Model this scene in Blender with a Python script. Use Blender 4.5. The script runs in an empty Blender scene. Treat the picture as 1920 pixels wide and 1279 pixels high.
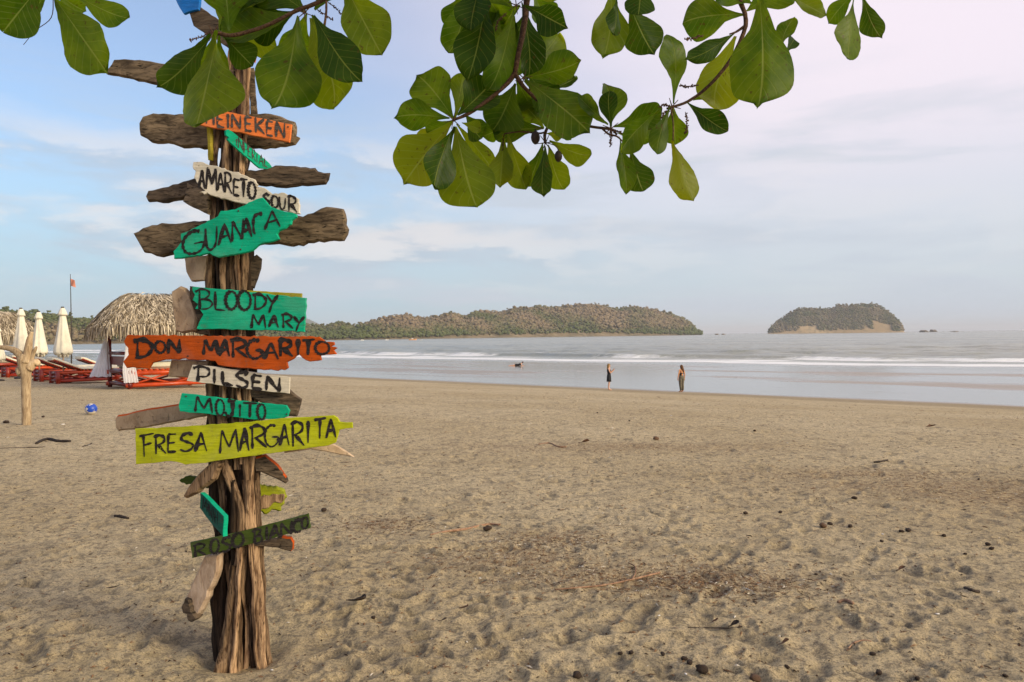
import bpy, bmesh, math, random
import numpy as np
from mathutils import Vector, Matrix

random.seed(7)
rng = np.random.default_rng(11)
C = bpy.context.scene.collection
scene = bpy.context.scene

# ------------------------------------------------------------------ camera
W, H, F = 1920.0, 1279.0, 1440.0
CAM_H = 1.6
ROLL = math.radians(0.62)
PITCH = math.radians(-0.42)
cam_d = bpy.data.cameras.new('camera')
cam = bpy.data.objects.new('camera', cam_d)
C.objects.link(cam)
cam_d.sensor_width = 36.0
cam_d.lens = F / W * 36.0
cam_d.clip_start = 0.05
cam_d.clip_end = 90000
_rot = Matrix.Rotation(math.radians(90) + PITCH, 4, 'X') @ Matrix.Rotation(-ROLL, 4, 'Z')
cam.matrix_world = Matrix.Translation((0, 0, CAM_H)) @ _rot
scene.camera = cam
CAM_R = _rot.to_3x3()

# ------------------------------------------------------------------ sky, sun, exposure
SUN_DIR = Vector((0.86, -0.44, 0.40)).normalized()
SUN_EL = math.asin(SUN_DIR.z)
SUN_AZ = math.atan2(SUN_DIR.x, SUN_DIR.y)
world = bpy.data.worlds.new('World')
scene.world = world
world.use_nodes = True
wt = world.node_tree
wt.nodes.clear()


def wn(kind, **kw):
    n = wt.nodes.new(kind)
    for k, v in kw.items():
        setattr(n, k, v)
    return n


def wmath(op, a, b=None, clamp=False):
    n = wt.nodes.new('ShaderNodeMath')
    n.operation = op
    n.use_clamp = clamp
    for i, v in enumerate((a, b)):
        if v is None:
            continue
        if isinstance(v, (int, float)):
            n.inputs[i].default_value = v
        else:
            wt.links.new(v, n.inputs[i])
    return n.outputs[0]


def wmix(fac, a, b):
    n = wt.nodes.new('ShaderNodeMix')
    n.data_type = 'RGBA'
    for i, v in ((0, fac), (6, a), (7, b)):
        if isinstance(v, (int, float)):
            n.inputs[i].default_value = v
        elif isinstance(v, tuple):
            n.inputs[i].default_value = (*v, 1)
        else:
            wt.links.new(v, n.inputs[i])
    return n.outputs[2]


def wramp(x, pts):
    n = wt.nodes.new('ShaderNodeMapRange')
    n.interpolation_type = 'SMOOTHSTEP'
    wt.links.new(x, n.inputs[0])
    n.inputs[1].default_value, n.inputs[2].default_value = pts
    return n.outputs[0]


def wnoise(vec, scale, detail, rough=0.55, dist=0.0):
    n = wt.nodes.new('ShaderNodeTexNoise')
    n.inputs['Scale'].default_value = scale
    n.inputs['Detail'].default_value = detail
    n.inputs['Roughness'].default_value = rough
    n.inputs['Distortion'].default_value = dist
    wt.links.new(vec, n.inputs['Vector'])
    return n.outputs[0]


SKY_STRENGTH = 0.12
sky = wn('ShaderNodeTexSky', sky_type='NISHITA', sun_disc=False)
sky.sun_elevation = SUN_EL
sky.sun_rotation = SUN_AZ
sky.air_density = 1.0
sky.dust_density = 1.2
sky.ozone_density = 1.5
tc = wn('ShaderNodeTexCoord')
sep = wn('ShaderNodeSeparateXYZ')
wt.links.new(tc.outputs['Generated'], sep.inputs[0])
dx, dy, dz = sep.outputs
zc = wmath('ADD', wmath('MAXIMUM', dz, 0.0), 0.10)
comb = wn('ShaderNodeCombineXYZ')
wt.links.new(wmath('DIVIDE', dx, zc), comb.inputs[0])
wt.links.new(wmath('DIVIDE', dy, zc), comb.inputs[1])
flat = comb.outputs[0]
# thin high veil, denser toward the side the light comes from
toward = wmath('ADD', wmath('MULTIPLY', dx, 0.94), wmath('MULTIPLY', dy, -0.18))
veil_n = wnoise(flat, 0.35, 4, 0.5, 0.6)
veil = wramp(wmath('ADD', toward, wmath('MULTIPLY', wmath('SUBTRACT', veil_n, 0.5), 0.9)), (-0.50, 0.20))
veil = wmath('ADD', wmath('MULTIPLY', veil, 0.74), 0.19)
# heaps of cloud low over the sea
mp = wn('ShaderNodeMapping')
mp.inputs['Location'].default_value = (4.1, 1.3, 0.2)
mp.inputs['Scale'].default_value = (1.0, 1.0, 3.4)
wt.links.new(tc.outputs['Generated'], mp.inputs[0])
cum_n = wnoise(mp.outputs[0], 4.4, 9, 0.56, 0.25)
cum = wramp(cum_n, (0.40, 0.60))
mps = wn('ShaderNodeMapping')
mps.inputs['Location'].default_value = (4.13, 1.3, 0.27)
mps.inputs['Scale'].default_value = (1.0, 1.0, 3.4)
wt.links.new(tc.outputs['Generated'], mps.inputs[0])
cum_lit = wramp(wmath('SUBTRACT', cum_n, wnoise(mps.outputs[0], 4.4, 9, 0.56, 0.25)), (-0.05, 0.07))
cum_left = wmath('SUBTRACT', 1.0, wmath('MULTIPLY', wramp(toward, (-0.35, 0.10)), 0.8))
cum = wmath('MULTIPLY', cum, cum_left)
band = wmath('MULTIPLY', wramp(dz, (0.03, 0.11)), wmath('SUBTRACT', 1.0, wramp(dz, (0.19, 0.28))))
cum = wmath('MULTIPLY', cum, band)
mp2 = wn('ShaderNodeMapping')
mp2.inputs['Location'].default_value = (2.3, 7.7, 1.26)
mp2.inputs['Scale'].default_value = (1.0, 1.0, 7.5)
wt.links.new(tc.outputs['Generated'], mp2.inputs[0])
str_n = wnoise(mp2.outputs[0], 2.2, 6, 0.55, 0.4)
streak = wmath('MULTIPLY', wramp(str_n, (0.47, 0.64)), wmath('SUBTRACT', 1.0, wramp(dz, (0.16, 0.36))))
up = wramp(dz, (0.0, 0.35))
k = 1.0 / SKY_STRENGTH
veil_col = wmix(up, (0.545 * k, 0.555 * k, 0.575 * k), (0.715 * k, 0.635 * k, 0.69 * k))
tint = wn('ShaderNodeMix', data_type='RGBA', blend_type='MULTIPLY')
tint.inputs[0].default_value = 1.0
wt.links.new(sky.outputs[0], tint.inputs[6])
tint.inputs[7].default_value = (0.78, 1.02, 1.16, 1)
low_sky = wmath('SUBTRACT', 1.0, wramp(dz, (0.02, 0.30)))
base_sky = wmix(wmath('MULTIPLY', low_sky, 0.85), tint.outputs[2], (0.30 * k, 0.42 * k, 0.515 * k))
veil = wmath('MULTIPLY', veil, wmath('SUBTRACT', 1.0, wmath('MULTIPLY', low_sky, 0.38)))
col = wmix(veil, base_sky, veil_col)
col = wmix(wmath('MULTIPLY', streak, 0.8), col, (0.42 * k, 0.465 * k, 0.53 * k))
col = wmix(wmath('MULTIPLY', cum, 0.72), col, wmix(cum_lit, (0.37 * k, 0.42 * k, 0.49 * k), (0.62 * k, 0.59 * k, 0.585 * k)))
bg = wn('ShaderNodeBackground')
bg.inputs['Strength'].default_value = SKY_STRENGTH
wt.links.new(col, bg.inputs['Color'])
wo = wn('ShaderNodeOutputWorld')
wt.links.new(bg.outputs[0], wo.inputs[0])

sun_d = bpy.data.lights.new('sun', 'SUN')
sun = bpy.data.objects.new('sun', sun_d)
C.objects.link(sun)
sun_d.energy = 2.7
sun_d.angle = math.radians(24)
sun_d.color = (1.0, 0.86, 0.58)
sun.rotation_euler = SUN_DIR.to_track_quat('Z', 'Y').to_euler()
sun.location = (30, -15, 20)

scene.view_settings.view_transform = 'Standard'
scene.view_settings.look = 'None'
scene.view_settings.exposure = 0.50
scene.view_settings.gamma = 1.0

# ------------------------------------------------------------------ projection helpers
def ray(px, py):
    v = Vector(((px - W / 2) / F, -(py - H / 2) / F, -1.0))
    return (CAM_R @ v)


def P(px, py, depth):
    """world point at forward distance depth (world y)"""
    r = ray(px, py)
    r = r * (depth / r.y)
    return Vector((r.x, r.y, r.z + CAM_H))


def on_plane(px, py, p0, n):
    r = ray(px, py)
    o = Vector((0, 0, CAM_H))
    return o + r * ((p0 - o).dot(n) / r.dot(n))


SN = (0.65, 0.76)      # towards the sea
SEA_Z = -2.30


def base_z_np(x, y):
    s = SN[0] * x + SN[1] * y
    z = np.interp(s, [-400, -60, 6, 10, 16, 24, 34, 40, 44, 60, 88, 140, 220, 600],
                  [9.0, 1.2, 0.03, -0.02, -0.20, -0.72, -1.48, -1.90, -2.06, -2.14, -2.31, -3.2, -6, -14])
    return z


# ------------------------------------------------------------------ noise
_perm = rng.permutation(512)
_grad = rng.normal(size=(512, 2))
_grad /= np.linalg.norm(_grad, axis=1)[:, None]


def pnoise(x, y):
    xi = np.floor(x).astype(np.int64)
    yi = np.floor(y).astype(np.int64)
    xf = x - xi
    yf = y - yi
    u = xf * xf * xf * (xf * (xf * 6 - 15) + 10)
    v = yf * yf * yf * (yf * (yf * 6 - 15) + 10)

    def g(ix, iy, fx, fy):
        h = _perm[(_perm[ix & 511] + iy) & 511]
        gr = _grad[h]
        return gr[..., 0] * fx + gr[..., 1] * fy
    a = g(xi, yi, xf, yf)
    b = g(xi + 1, yi, xf - 1, yf)
    c = g(xi, yi + 1, xf, yf - 1)
    d = g(xi + 1, yi + 1, xf - 1, yf - 1)
    return (a + (b - a) * u) + ((c + (d - c) * u) - (a + (b - a) * u)) * v


def fbm(x, y, octv=4, gain=0.5):
    t = 0
    amp = 1.0
    for i in range(octv):
        t = t + amp * pnoise(x * 2 ** i + 17.3 * i, y * 2 ** i - 9.1 * i)
        amp *= gain
    return t


# ------------------------------------------------------------------ object helpers
def link_mesh(name, me, mat, parent=None, smooth=False):
    if mat is not None and len(me.materials) == 0:
        me.materials.append(mat)
    if smooth:
        me.polygons.foreach_set('use_smooth', [True] * len(me.polygons))
    o = bpy.data.objects.new(name, me)
    C.objects.link(o)
    if parent is not None:
        o.parent = parent
    return o


def from_data(name, verts, faces, mat, parent=None, smooth=False):
    me = bpy.data.meshes.new(name)
    me.from_pydata([tuple(v) for v in verts], [], faces)
    me.update()
    return link_mesh(name, me, mat, parent, smooth)


def big_mesh(name, V, Q):
    """fast mesh from numpy vertex array and quad (or tri) index array"""
    me = bpy.data.meshes.new(name)
    n = Q.shape[1]
    me.vertices.add(len(V))
    me.vertices.foreach_set('co', np.ascontiguousarray(V, dtype=np.float32).ravel())
    me.loops.add(Q.size)
    me.loops.foreach_set('vertex_index', np.ascontiguousarray(Q, dtype=np.int32).ravel())
    me.polygons.add(len(Q))
    me.polygons.foreach_set('loop_start', np.arange(0, Q.size, n, dtype=np.int32))
    me.polygons.foreach_set('loop_total', np.full(len(Q), n, dtype=np.int32))
    me.update(calc_edges=True)
    return me


def set_smooth(me):
    me.polygons.foreach_set('use_smooth', np.ones(len(me.polygons), dtype=bool))


def add_attr(me, name, arr):
    a = me.attributes.new(name, 'FLOAT', 'POINT')
    a.data.foreach_set('value', np.ascontiguousarray(arr, dtype=np.float32).ravel())


def tag(o, label, cat, group=None):
    o['label'] = label
    o['category'] = cat
    if group:
        o['group'] = group
    return o


def thing(name, label, cat, loc, rz=0.0, group=None):
    o = bpy.data.objects.new(name, None)
    o.empty_display_size = 0.1
    C.objects.link(o)
    o.location = loc
    o.rotation_euler = (0, 0, rz)
    return tag(o, label, cat, group)


def copy_tree(o, parent=None):
    c = o.copy()
    C.objects.link(c)
    c.parent = parent
    for ch in list(o.children):
        copy_tree(ch, c)
    return c


class MB:
    """collects shapes of ONE part"""

    def __init__(self):
        self.v = []
        self.f = []

    def tube(self, pts, radii, seg=10, caps=True, wob=0.0, squash=None):
        pts = [Vector(p) for p in pts]
        n = len(pts)
        base = len(self.v)
        up = None
        for i, p in enumerate(pts):
            d = (pts[min(i + 1, n - 1)] - pts[max(i - 1, 0)]).normalized()
            if up is None:
                a = Vector((0, 0, 1)) if abs(d.z) < 0.9 else Vector((1, 0, 0))
                up = (a - d * a.dot(d)).normalized()
            else:
                up = (up - d * up.dot(d)).normalized()
            sd = d.cross(up)
            r = radii[i] if hasattr(radii, '__len__') else radii
            for k in range(seg):
                a = 2 * math.pi * k / seg
                rr = r * (1 + wob * random.uniform(-1, 1))
                self.v.append(p + (up * math.cos(a) + sd * math.sin(a) * (squash or 1)) * rr)
        for i in range(n - 1):
            for k in range(seg):
                a = base + i * seg + k
                b = base + i * seg + (k + 1) % seg
                self.f.append((a, b, b + seg, a + seg))
        if caps:
            self.f.append(tuple(base + k for k in reversed(range(seg))))
            self.f.append(tuple(base + (n - 1) * seg + k for k in range(seg)))
        return self

    def box(self, c, sz, R=None):
        c = Vector(c)
        b = len(self.v)
        for i in range(8):
            q = Vector(((i & 1) - .5, ((i >> 1) & 1) - .5, ((i >> 2) & 1) - .5))
            q = Vector((q.x * sz[0], q.y * sz[1], q.z * sz[2]))
            if R is not None:
                q = R @ q
            self.v.append(c + q)
        for f in ((0, 2, 3, 1), (4, 5, 7, 6), (0, 1, 5, 4), (2, 6, 7, 3), (0, 4, 6, 2), (1, 3, 7, 5)):
            self.f.append(tuple(b + i for i in f))
        return self

    def loft(self, rings, caps=True):
        """rings: list of (center, rx, ry[, rot]) horizontal ellipses"""
        seg = 14
        b = len(self.v)
        for (c, rx, ry) in rings:
            for k in range(seg):
                a = 2 * math.pi * k / seg
                self.v.append(Vector((c[0] + rx * math.cos(a), c[1] + ry * math.sin(a), c[2])))
        for i in range(len(rings) - 1):
            for k in range(seg):
                a = b + i * seg + k
                q = b + i * seg + (k + 1) % seg
                self.f.append((a, q, q + seg, a + seg))
        if caps:
            self.f.append(tuple(b + k for k in reversed(range(seg))))
            self.f.append(tuple(b + (len(rings) - 1) * seg + k for k in range(seg)))
        return self

    def build(self, name, mat, parent=None, smooth=True, bevel=0.0):
        me = bpy.data.meshes.new(name)
        me.from_pydata([tuple(v) for v in self.v], [], self.f)
        me.update()
        if bevel:
            bm = bmesh.new()
            bm.from_mesh(me)
            bmesh.ops.bevel(bm, geom=bm.edges[:], offset=bevel, segments=2, affect='EDGES')
            bm.to_mesh(me)
            bm.free()
        o = link_mesh(name, me, mat, parent, smooth)
        return o


def catmull(pts, sub=6, closed=False):
    pts = [np.array(p, float) for p in pts]
    n = len(pts)
    out = []
    rngi = range(n if closed else n - 1)
    for i in rngi:
        p1, p2 = pts[i], pts[(i + 1) % n]
        p0 = pts[(i - 1) % n] if closed or i > 0 else 2 * p1 - p2
        p3 = pts[(i + 2) % n] if closed or i + 2 < n else 2 * p2 - p1
        for k in range(sub):
            t = k / sub
            out.append(0.5 * (2 * p1 + (p2 - p0) * t + (2 * p0 - 5 * p1 + 4 * p2 - p3) * t * t +
                              (3 * p1 - p0 - 3 * p2 + p3) * t ** 3))
    if not closed:
        out.append(pts[-1])
    return out


# ------------------------------------------------------------------ material helpers
class NT:
    def __init__(self, name):
        self.m = bpy.data.materials.new(name)
        self.m.use_nodes = True
        self.t = self.m.node_tree
        self.t.nodes.clear()
        self.out = self.t.nodes.new('ShaderNodeOutputMaterial')
        self.bsdf = self.t.nodes.new('ShaderNodeBsdfPrincipled')
        self.t.links.new(self.bsdf.outputs[0], self.out.inputs[0])

    def n(self, kind, **kw):
        q = self.t.nodes.new(kind)
        for k_, v in kw.items():
            setattr(q, k_, v)
        return q

    def l(self, a, b):
        self.t.links.new(a, b)

    def setin(self, node, key, v):
        if v is None:
            return
        if isinstance(v, (int, float)):
            node.inputs[key].default_value = v
        elif isinstance(v, tuple):
            node.inputs[key].default_value = (*v, 1) if len(v) == 3 and node.inputs[key].type == 'RGBA' else v
        else:
            self.l(v, node.inputs[key])

    def coord(self, scale=(1, 1, 1), kind='Object', loc=(0, 0, 0), rot=(0, 0, 0)):
        t = self.n('ShaderNodeTexCoord')
        m = self.n('ShaderNodeMapping')
        m.inputs['Scale'].default_value = scale
        m.inputs['Location'].default_value = loc
        m.inputs['Rotation'].default_value = rot
        self.l(t.outputs[kind], m.inputs[0])
        return m.outputs[0]

    def noise(self, vec, scale, detail=4, rough=0.55, dist=0.0):
        q = self.n('ShaderNodeTexNoise')
        self.setin(q, 'Scale', scale)
        self.setin(q, 'Detail', detail)
        self.setin(q, 'Roughness', rough)
        self.setin(q, 'Distortion', dist)
        if vec is not None:
            self.l(vec, q.inputs['Vector'])
        return q.outputs[0]

    def ramp(self, x, a, b, c=0.0, d=1.0):
        q = self.n('ShaderNodeMapRange')
        q.interpolation_type = 'SMOOTHSTEP'
        self.setin(q, 0, x)
        for i, v in enumerate((a, b, c, d)):
            q.inputs[i + 1].default_value = v
        return q.outputs[0]

    def mix(self, fac, a, b, blend='MIX'):
        q = self.n('ShaderNodeMix', data_type='RGBA', blend_type=blend)
        self.setin(q, 0, fac)
        self.setin(q, 6, a)
        self.setin(q, 7, b)
        return q.outputs[2]

    def math(self, op, a, b=None, clamp=False):
        q = self.n('ShaderNodeMath', operation=op, use_clamp=clamp)
        self.setin(q, 0, a)
        if b is not None:
            self.setin(q, 1, b)
        return q.outputs[0]

    def attr(self, name):
        q = self.n('ShaderNodeAttribute', attribute_name=name)
        return q

    def bump(self, h, strength=0.5, dist=0.01, normal=None):
        q = self.n('ShaderNodeBump')
        q.inputs['Strength'].default_value = strength
        q.inputs['Distance'].default_value = dist
        self.l(h, q.inputs['Height'])
        if normal is not None:
            self.l(normal, q.inputs['Normal'])
        return q.outputs[0]

    def island(self):
        return self.n('ShaderNodeNewGeometry').outputs['Random Per Island']

    def objrand(self):
        return self.n('ShaderNodeObjectInfo').outputs['Random']

    def done(self, color=None, rough=None, normal=None, spec=None):
        self.setin(self.bsdf, 'Base Color', color)
        self.setin(self.bsdf, 'Roughness', rough)
        if normal is not None:
            self.l(normal, self.bsdf.inputs['Normal'])
        if spec is not None:
            self.setin(self.bsdf, 'Specular IOR Level', spec)
        return self.m


def plain(name, col, rough=0.6, var=0.25, scale=6.0, bump=0.2, bdist=0.004, spec=0.4):
    n = NT(name)
    c = n.coord()
    a = n.noise(c, scale, 5)
    b = n.noise(c, scale * 9, 3)
    f = n.ramp(a, 0.3, 0.7)
    dark = tuple(x * (1 - var) for x in col)
    lite = tuple(min(1, x * (1 + var * 0.5)) for x in col)
    cc = n.mix(f, dark, lite)
    return n.done(cc, rough, n.bump(b, bump, bdist), spec)


def wood(name, dark, lite, stretch=(9, 9, 1.2), bump=0.7, rough=0.85, scale=6.0, crack=0.6, bdist=0.012, tone_var=0.55):
    n = NT(name)
    c = n.coord(stretch)
    r = n.objrand()
    off = n.n('ShaderNodeVectorMath', operation='ADD')
    n.l(c, off.inputs[0])
    cx = n.n('ShaderNodeCombineXYZ')
    n.l(n.math('MULTIPLY', r, 37.0), cx.inputs[0])
    n.l(n.math('MULTIPLY', r, 11.0), cx.inputs[2])
    n.l(cx.outputs[0], off.inputs[1])
    v = off.outputs[0]
    g = n.noise(v, scale, 7, 0.65, 0.6)
    big = n.noise(n.coord(), 5.0, 4)
    f = n.ramp(n.math('ADD', n.math('MULTIPLY', g, 0.7), n.math('MULTIPLY', big, 0.3)), 0.36, 0.64)
    col = n.mix(f, dark, lite)
    ck = n.ramp(n.noise(v, scale * 2.4, 4, 0.6), 0.30, 0.42)
    col = n.mix(n.math('MULTIPLY', n.math('SUBTRACT', 1.0, ck), crack), col, tuple(x * 0.25 for x in dark))
    tone = n.math('ADD', n.math('MULTIPLY', r, tone_var), 1.0 - tone_var * 0.5)
    hv = n.n('ShaderNodeHueSaturation')
    n.l(col, hv.inputs['Color'])
    n.l(tone, hv.inputs['Value'])
    h = n.math('ADD', g, n.math('MULTIPLY', ck, 0.5))
    return n.done(hv.outputs[0], rough, n.bump(h, bump, bdist), 0.25)


def paint(name, col, wooddk=(0.10, 0.07, 0.045), wear=0.39, rough=0.55):
    n = NT(name)
    c = n.coord((1.2, 1.2, 14))
    c0 = n.coord()
    g = n.noise(c, 9, 6, 0.6)
    p = n.noise(c0, 7, 5)
    fine = n.noise(c0, 130, 4, 0.7)
    f = n.ramp(p, 0.3, 0.7)
    cc = n.mix(f, tuple(x * 0.78 for x in col), tuple(min(1, x * 1.12) for x in col))
    cc = n.mix(n.math('MULTIPLY', n.ramp(g, 0.42, 0.60), 0.40), cc, tuple(x * 0.55 for x in col))
    fade = n.noise(c0, 3.2, 6, 0.65, 0.5)
    cc = n.mix(n.math('MULTIPLY', n.ramp(fade, 0.50, 0.70), 0.30), cc, tuple(x * 0.6 + 0.12 for x in col))
    cc = n.mix(n.math('MULTIPLY', n.ramp(n.noise(c0, 18, 6, 0.7), 0.58, 0.70), 0.35), cc, (0.10, 0.075, 0.05))
    w = n.math('ADD', n.math('MULTIPLY', g, 0.5), n.math('MULTIPLY', fine, 0.5))
    bare = n.math('SUBTRACT', 1.0, n.ramp(w, wear - 0.03, wear + 0.02))
    cc = n.mix(n.math('MULTIPLY', bare, 0.85), cc, wooddk)
    h = n.math('ADD', g, n.math('MULTIPLY', fine, 0.35))
    return n.done(cc, 0.75, n.bump(h, 0.55, 0.006), 0.12)


# ------------------------------------------------------------------ materials
def sand_material():
    n = NT('sand')
    pos = n.n('ShaderNodeNewGeometry').outputs['Position']
    big = n.noise(pos, 0.22, 4)
    mid = n.noise(pos, 2.6, 6, 0.65, 0.4)
    fine = n.noise(pos, 26, 6, 0.75)
    grain = n.noise(pos, 95, 4, 0.8)
    col = n.mix(n.ramp(big, 0.32, 0.68), (0.570, 0.440, 0.250), (0.68, 0.545, 0.335))
    col = n.mix(n.math('MULTIPLY', n.ramp(mid, 0.50, 0.62), 0.45), col, (0.36, 0.28, 0.175))
    clump = n.noise(pos, 11.0, 9, 0.74, 0.3)
    col = n.mix(n.math('MULTIPLY', n.ramp(clump, 0.51, 0.61), 0.70), col, (0.185, 0.15, 0.105))
    col = n.mix(n.math('MULTIPLY', n.ramp(fine, 0.50, 0.62), 0.70), col, (0.17, 0.142, 0.104))
    col = n.mix(n.math('MULTIPLY', n.ramp(grain, 0.50, 0.62), 0.72), col, (0.115, 0.095, 0.070))
    col = n.mix(n.math('MULTIPLY', n.ramp(n.noise(pos, 120, 2, 0.7), 0.60, 0.70), 0.65), col, (0.80, 0.68, 0.49))
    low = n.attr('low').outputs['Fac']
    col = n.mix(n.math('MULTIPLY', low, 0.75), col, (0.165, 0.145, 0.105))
    lit = n.attr('litter').outputs['Fac']
    lf = n.math('MULTIPLY', lit, n.ramp(n.noise(pos, 26, 5, 0.75, 1.0), 0.42, 0.56))
    col = n.mix(n.math('MULTIPLY', lf, 0.5), col, (0.17, 0.085, 0.04))
    wet = n.attr('wet').outputs['Fac']
    damp = n.attr('damp').outputs['Fac']
    col = n.mix(n.math('MULTIPLY', damp, 0.5), col, (0.22, 0.17, 0.105))
    col = n.mix(wet, col, (0.26, 0.205, 0.15))
    h = n.math('ADD', n.math('MULTIPLY', grain, 0.35), fine)
    h = n.math('ADD', h, n.math('MULTIPLY', clump, -1.6))
    b = n.n('ShaderNodeBump')
    b.inputs['Distance'].default_value = 0.028
    n.l(h, b.inputs['Height'])
    n.l(n.math('MULTIPLY', n.math('SUBTRACT', 1.0, wet), 0.95), b.inputs['Strength'])
    rough = n.math('SUBTRACT', 0.92, n.math('MULTIPLY', wet, 0.80))
    n.l(b.outputs[0], n.bsdf.inputs['Normal'])
    n.l(n.math('ADD', 0.12, n.math('MULTIPLY', wet, 0.42)), n.bsdf.inputs['Specular IOR Level'])
    return n.done(col, rough)


def sea_material():
    n = NT('sea_water')
    pos = n.n('ShaderNodeNewGeometry').outputs['Position']
    mp_ = n.n('ShaderNodeMapping')
    mp_.inputs['Rotation'].default_value = (0, 0, math.radians(40.5))
    mp_.inputs['Scale'].default_value = (0.35, 1.0, 1.0)
    n.l(pos, mp_.inputs[0])
    a = n.noise(mp_.outputs[0], 0.16, 6, 0.6, 0.3)
    b = n.noise(mp_.outputs[0], 1.3, 5, 0.6)
    patch = n.noise(mp_.outputs[0], 0.02, 4)
    col = n.mix(n.ramp(patch, 0.35, 0.65), (0.25, 0.265, 0.225), (0.33, 0.33, 0.27))
    foam = n.attr('foam').outputs['Fac']
    fn = n.noise(mp_.outputs[0], 0.55, 6, 0.75, 0.5)
    ff = n.ramp(n.math('ADD', foam, n.math('MULTIPLY', n.math('SUBTRACT', fn, 0.5), 1.5)), 0.32, 0.78)
    shallow = n.attr('shallow').outputs['Fac']
    col = n.mix(shallow, col, (0.23, 0.20, 0.155))
    col = n.mix(ff, col, (0.80, 0.80, 0.78))
    rough = n.math('ADD', n.math('MULTIPLY', ff, 0.5), n.math('SUBTRACT', 0.26, n.math('MULTIPLY', shallow, 0.14)))
    h = n.math('ADD', n.math('MULTIPLY', a, 3.0), n.math('MULTIPLY', b, 0.35))
    bp = n.n('ShaderNodeBump')
    bp.inputs['Distance'].default_value = 0.45
    n.l(h, bp.inputs['Height'])
    n.l(n.math('SUBTRACT', 1.0, n.math('MULTIPLY', shallow, 0.85)), bp.inputs['Strength'])
    n.l(bp.outputs[0], n.bsdf.inputs['Normal'])
    n.bsdf.inputs['IOR'].default_value = 1.33
    return n.done(col, rough)


M = {}
M['sand'] = sand_material()
M['sea'] = sea_material()
M['pole'] = wood('weathered_pole', (0.085, 0.042, 0.020), (0.45, 0.29, 0.165), (10, 10, 1.3), 1.0, crack=1.0, tone_var=1.0)
M['pole_shaded'] = wood('shaded_dark_pole', (0.012, 0.007, 0.004), (0.060, 0.035, 0.02), (10, 10, 0.9), 0.9, crack=0.8)  # dark sticks, near-black so shade in the gaps is painted in
M['grey_wood'] = wood('grey_driftwood', (0.052, 0.036, 0.022), (0.27, 0.195, 0.12), (1.6, 5, 6), 1.0, crack=0.9)
M['dark_wood'] = wood('dark_driftwood', (0.030, 0.022, 0.016), (0.13, 0.092, 0.06), (1.3, 6, 9), 1.0, crack=0.8)
M['pale_wood'] = wood('pale_driftwood', (0.36, 0.235, 0.145), (0.64, 0.48, 0.34), (4, 4, 1.5), 0.6, crack=0.35)
M['tan_wood'] = wood('tan_driftwood', (0.34, 0.235, 0.15), (0.52, 0.385, 0.26), (3, 3, 2), 0.6, crack=0.4)
M['stump_wood'] = wood('bleached_stump', (0.30, 0.20, 0.11), (0.56, 0.42, 0.26), (7, 7, 1.0), 0.7, crack=0.4)
M['teal'] = paint('teal_paint', (0.004, 0.42, 0.235))
M['teal_dark'] = paint('dark_teal_paint', (0.018, 0.125, 0.085), wear=0.42)  # darker teal than the edges of the same board
M['rust'] = paint('burnt_orange_paint', (0.47, 0.078, 0.008), (0.10, 0.04, 0.02))
M['orange'] = paint('bright_orange_paint', (0.80, 0.205, 0.05), (0.2, 0.1, 0.06))
M['white'] = paint('white_paint', (0.66, 0.60, 0.49), (0.17, 0.12, 0.08), wear=0.39)
M['lime'] = paint('lime_paint', (0.44, 0.47, 0.012), (0.2, 0.18, 0.05), wear=0.33)
M['lime_dull'] = paint('dull_lime_paint', (0.27, 0.29, 0.010), (0.12, 0.1, 0.03), wear=0.42)
M['olive'] = paint('dark_green_paint', (0.055, 0.085, 0.014), (0.05, 0.04, 0.02), wear=0.38)
M['yellow'] = paint('yellow_paint', (0.42, 0.34, 0.02), (0.2, 0.15, 0.06), wear=0.42)
M['blue'] = paint('blue_paint', (0.01, 0.16, 0.55), (0.05, 0.05, 0.06), wear=0.34)


def brush(name, col, hole):
    n = NT(name)
    c = n.coord()
    a = n.noise(n.coord((1.5, 1.5, 10)), 14, 6, 0.7)
    b = n.noise(c, 160, 3, 0.7)
    cc = n.mix(n.ramp(a, .35, .7), col, tuple(x * 3.2 + 0.01 for x in col))
    f = n.ramp(n.math('ADD', n.math('MULTIPLY', a, 0.6), n.math('MULTIPLY', b, 0.4)), hole, hole + 0.05)
    n.done(cc, 0.75, None, 0.12)
    tp = n.n('ShaderNodeBsdfTransparent')
    mx = n.n('ShaderNodeMixShader')
    n.l(f, mx.inputs[0])
    n.l(tp.outputs[0], mx.inputs[1])
    n.l(n.bsdf.outputs[0], mx.inputs[2])
    n.l(mx.outputs[0], n.out.inputs[0])
    return n.m


M['ink'] = brush('black_brush_paint', (0.011, 0.009, 0.009), 0.37)
M['ink_soft'] = brush('worn_black_brush_paint', (0.035, 0.030, 0.027), 0.40)
M['nail'] = plain('rusty_nail', (0.05, 0.03, 0.02), 0.6)


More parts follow.
